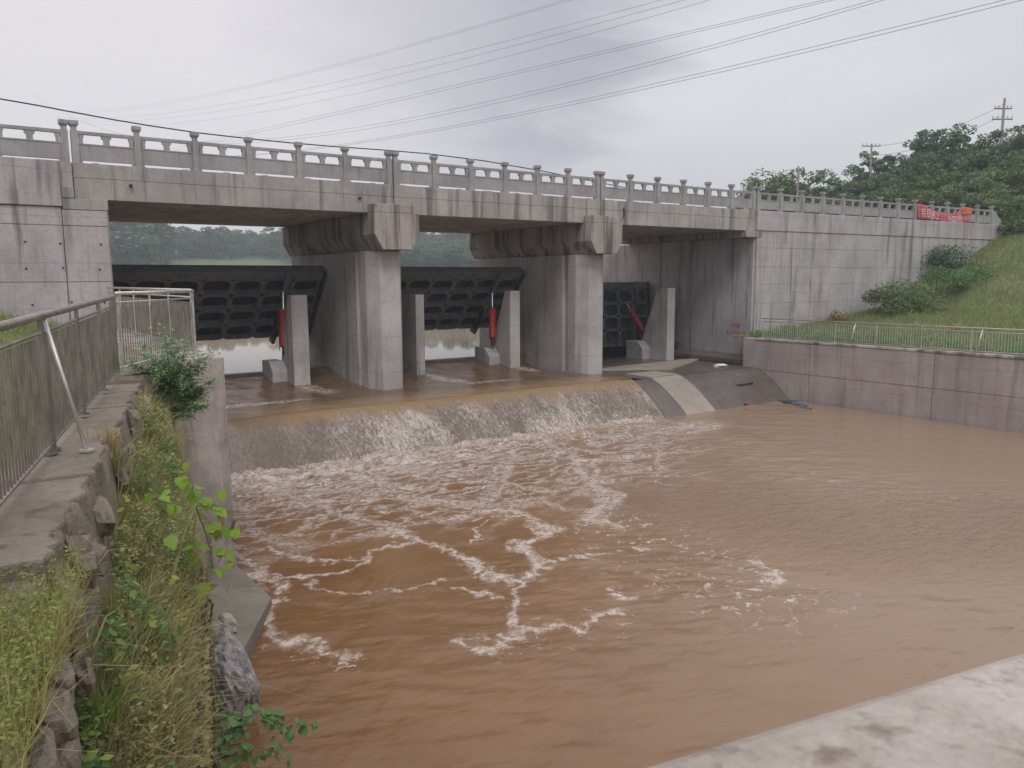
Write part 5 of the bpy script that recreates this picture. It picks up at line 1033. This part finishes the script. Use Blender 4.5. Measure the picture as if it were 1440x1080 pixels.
# ------------------------------------------------------------------ banner on the wing railing
bn = empty('banner', W(18.5, .02, 3.7), 'faded red cloth banner with pale characters hung over the far railing', 'banner')
nx, nz = 60, 8; ss = np.linspace(14.62, 20.75, nx); top = np.interp(ss, [14.6, 15.0, 16.2, 17.4, 18.6, 19.2, 19.6, 20.75], [4.62, 4.60, 4.30, 4.10, 4.13, 4.30, 4.62, 4.62]); bot = np.interp(ss, [14.6, 17, 18, 20.75], [3.68, 3.66, 3.50, 3.60])
Vb = []
for j in range(nz):
    f = j / (nz - 1)
    for i in range(nx): Vb.append(W(ss[i], .035 - .03 * math.sin(ss[i] * 5.3 + f * 2) - .02 * math.sin(ss[i] * 13), bot[i] + (top[i] - bot[i]) * f))
ii = np.arange(nx * nz).reshape(nz, nx); F = np.stack([ii[:-1, :-1], ii[:-1, 1:], ii[1:, 1:], ii[1:, :-1]], -1).reshape(-1, 4)
c_ = link('banner_cloth', fastmesh('banner_cloth', np.array(Vb), F), M['banner'], bn, smooth=True); sm = c_.modifiers.new('s', 'SOLIDIFY'); sm.thickness = .008
def wt(body, size, s, z): 
    x, y, _ = W(s, -.045, 0); return txt('lettering', body, size, (x, y, z), (wd[0], wd[1], 0), (0, 0, 1), M['bannertext'], bn, 0)
for ch, s, z, sz_ in (('百', 14.85, 3.85, .58), ('日', 15.42, 3.85, .55), ('施', 15.95, 3.78, .52), ('工', 16.5, 3.72, .45), ('中', 17.85, 3.62, .46), ('国', 18.3, 3.62, .46), ('农', 18.72, 3.64, .46), ('村', 19.12, 3.66, .48)): wt(ch, sz_, s, z)
mb = MB(); mb.prism([W(19.65, -.05, 4.15), W(20.7, -.05, 4.25), W(20.72, -.05, 4.6), W(20.2, -.05, 4.58), W(19.7, -.05, 4.3)], (wn[0] * .004, wn[1] * .004, 0)); mb.build('orange_print', M['orange'], bn)
mb = MB()
for (s, z, a_, l) in ((19.9, 3.85, .5, .13), (20.05, 3.9, 1.3, .15), (20.2, 3.85, -.6, .13), (20.35, 3.95, .9, .14)): mb.obox(W(s, -.05, z), (wd[0] * l * math.cos(a_), wd[1] * l * math.cos(a_), l * math.sin(a_)), (0, .002, 0), (-.02 * math.sin(a_), 0, .02 * math.cos(a_)))
mb.build('yellow_print', M['yellow'], bn)

# ------------------------------------------------------------------ debris
def P5(px, py, z=WZ): return atz(px, py, z)
a, b = P5(1092, 564, -5.6), P5(1136, 573, -5.8); o = MB().prism([tuple(a), tuple((a + b) / 2 + np.array([.25, -.2, .1])), tuple(b), tuple((a + b) / 2 + np.array([0, .3, 0]))], (0, 0, .09)).build('driftwood', M['bluegrey'], None, bevel=.02); tag(o, 'dark flat piece of driftwood stranded at the toe of the slope by the right wall', 'driftwood')
a, b = P5(1100, 566, -5.72), P5(1142, 575, -5.82); o = MB().tube([tuple(a), tuple((a + b) / 2 + np.array([0, 0, .03])), tuple(b)], .035, 7).build('branch', M['wood']); tag(o, 'pale thin branch lying at the water edge below the driftwood', 'branch')
y_, z_ = weir_profile(.45); o = MB().tube([(29.7, y_ + .1, z_ + .08), (30.5, y_ + .05, z_ + .09), (30.9, y_ + .12, z_ + .1)], .03, 6).build('stick', M['black']); tag(o, 'short dark stick lying on the wet apron slope near the right wall', 'stick')
o = lump('plastic_bag', (31.2, 26.6, -4.38), (.38, .16, .07), 12, M['white'], None, 3, .3); tag(o, 'crumpled white plastic bag lying on the sill by the right abutment', 'litter')
y_, z_ = weir_profile(.62); o = lump('litter', (29.3, 23.35, -5.72), (.12, .05, .03), 14, M['redpaint'], None, 2); tag(o, 'tiny red scrap of litter at the water edge on the apron', 'litter')

# ------------------------------------------------------------------ haze
mb = MB().box(-420, 640, -170, 640, -11.2, 60); hm = bpy.data.materials.new('haze'); hm.use_nodes = True; hn = hm.node_tree; hn.nodes.clear(); ho = N(hn, 'ShaderNodeOutputMaterial'); pv = N(hn, 'ShaderNodeVolumePrincipled'); pv.inputs['Color'].default_value = (.80, .86, .93, 1); pv.inputs['Density'].default_value = .0010; hn.links.new(pv.outputs[0], ho.inputs['Volume'])
HAZE = True
if HAZE: o = mb.build('haze', hm); tag(o, 'thin pale haze over the reservoir and hills', 'haze', kind='stuff')
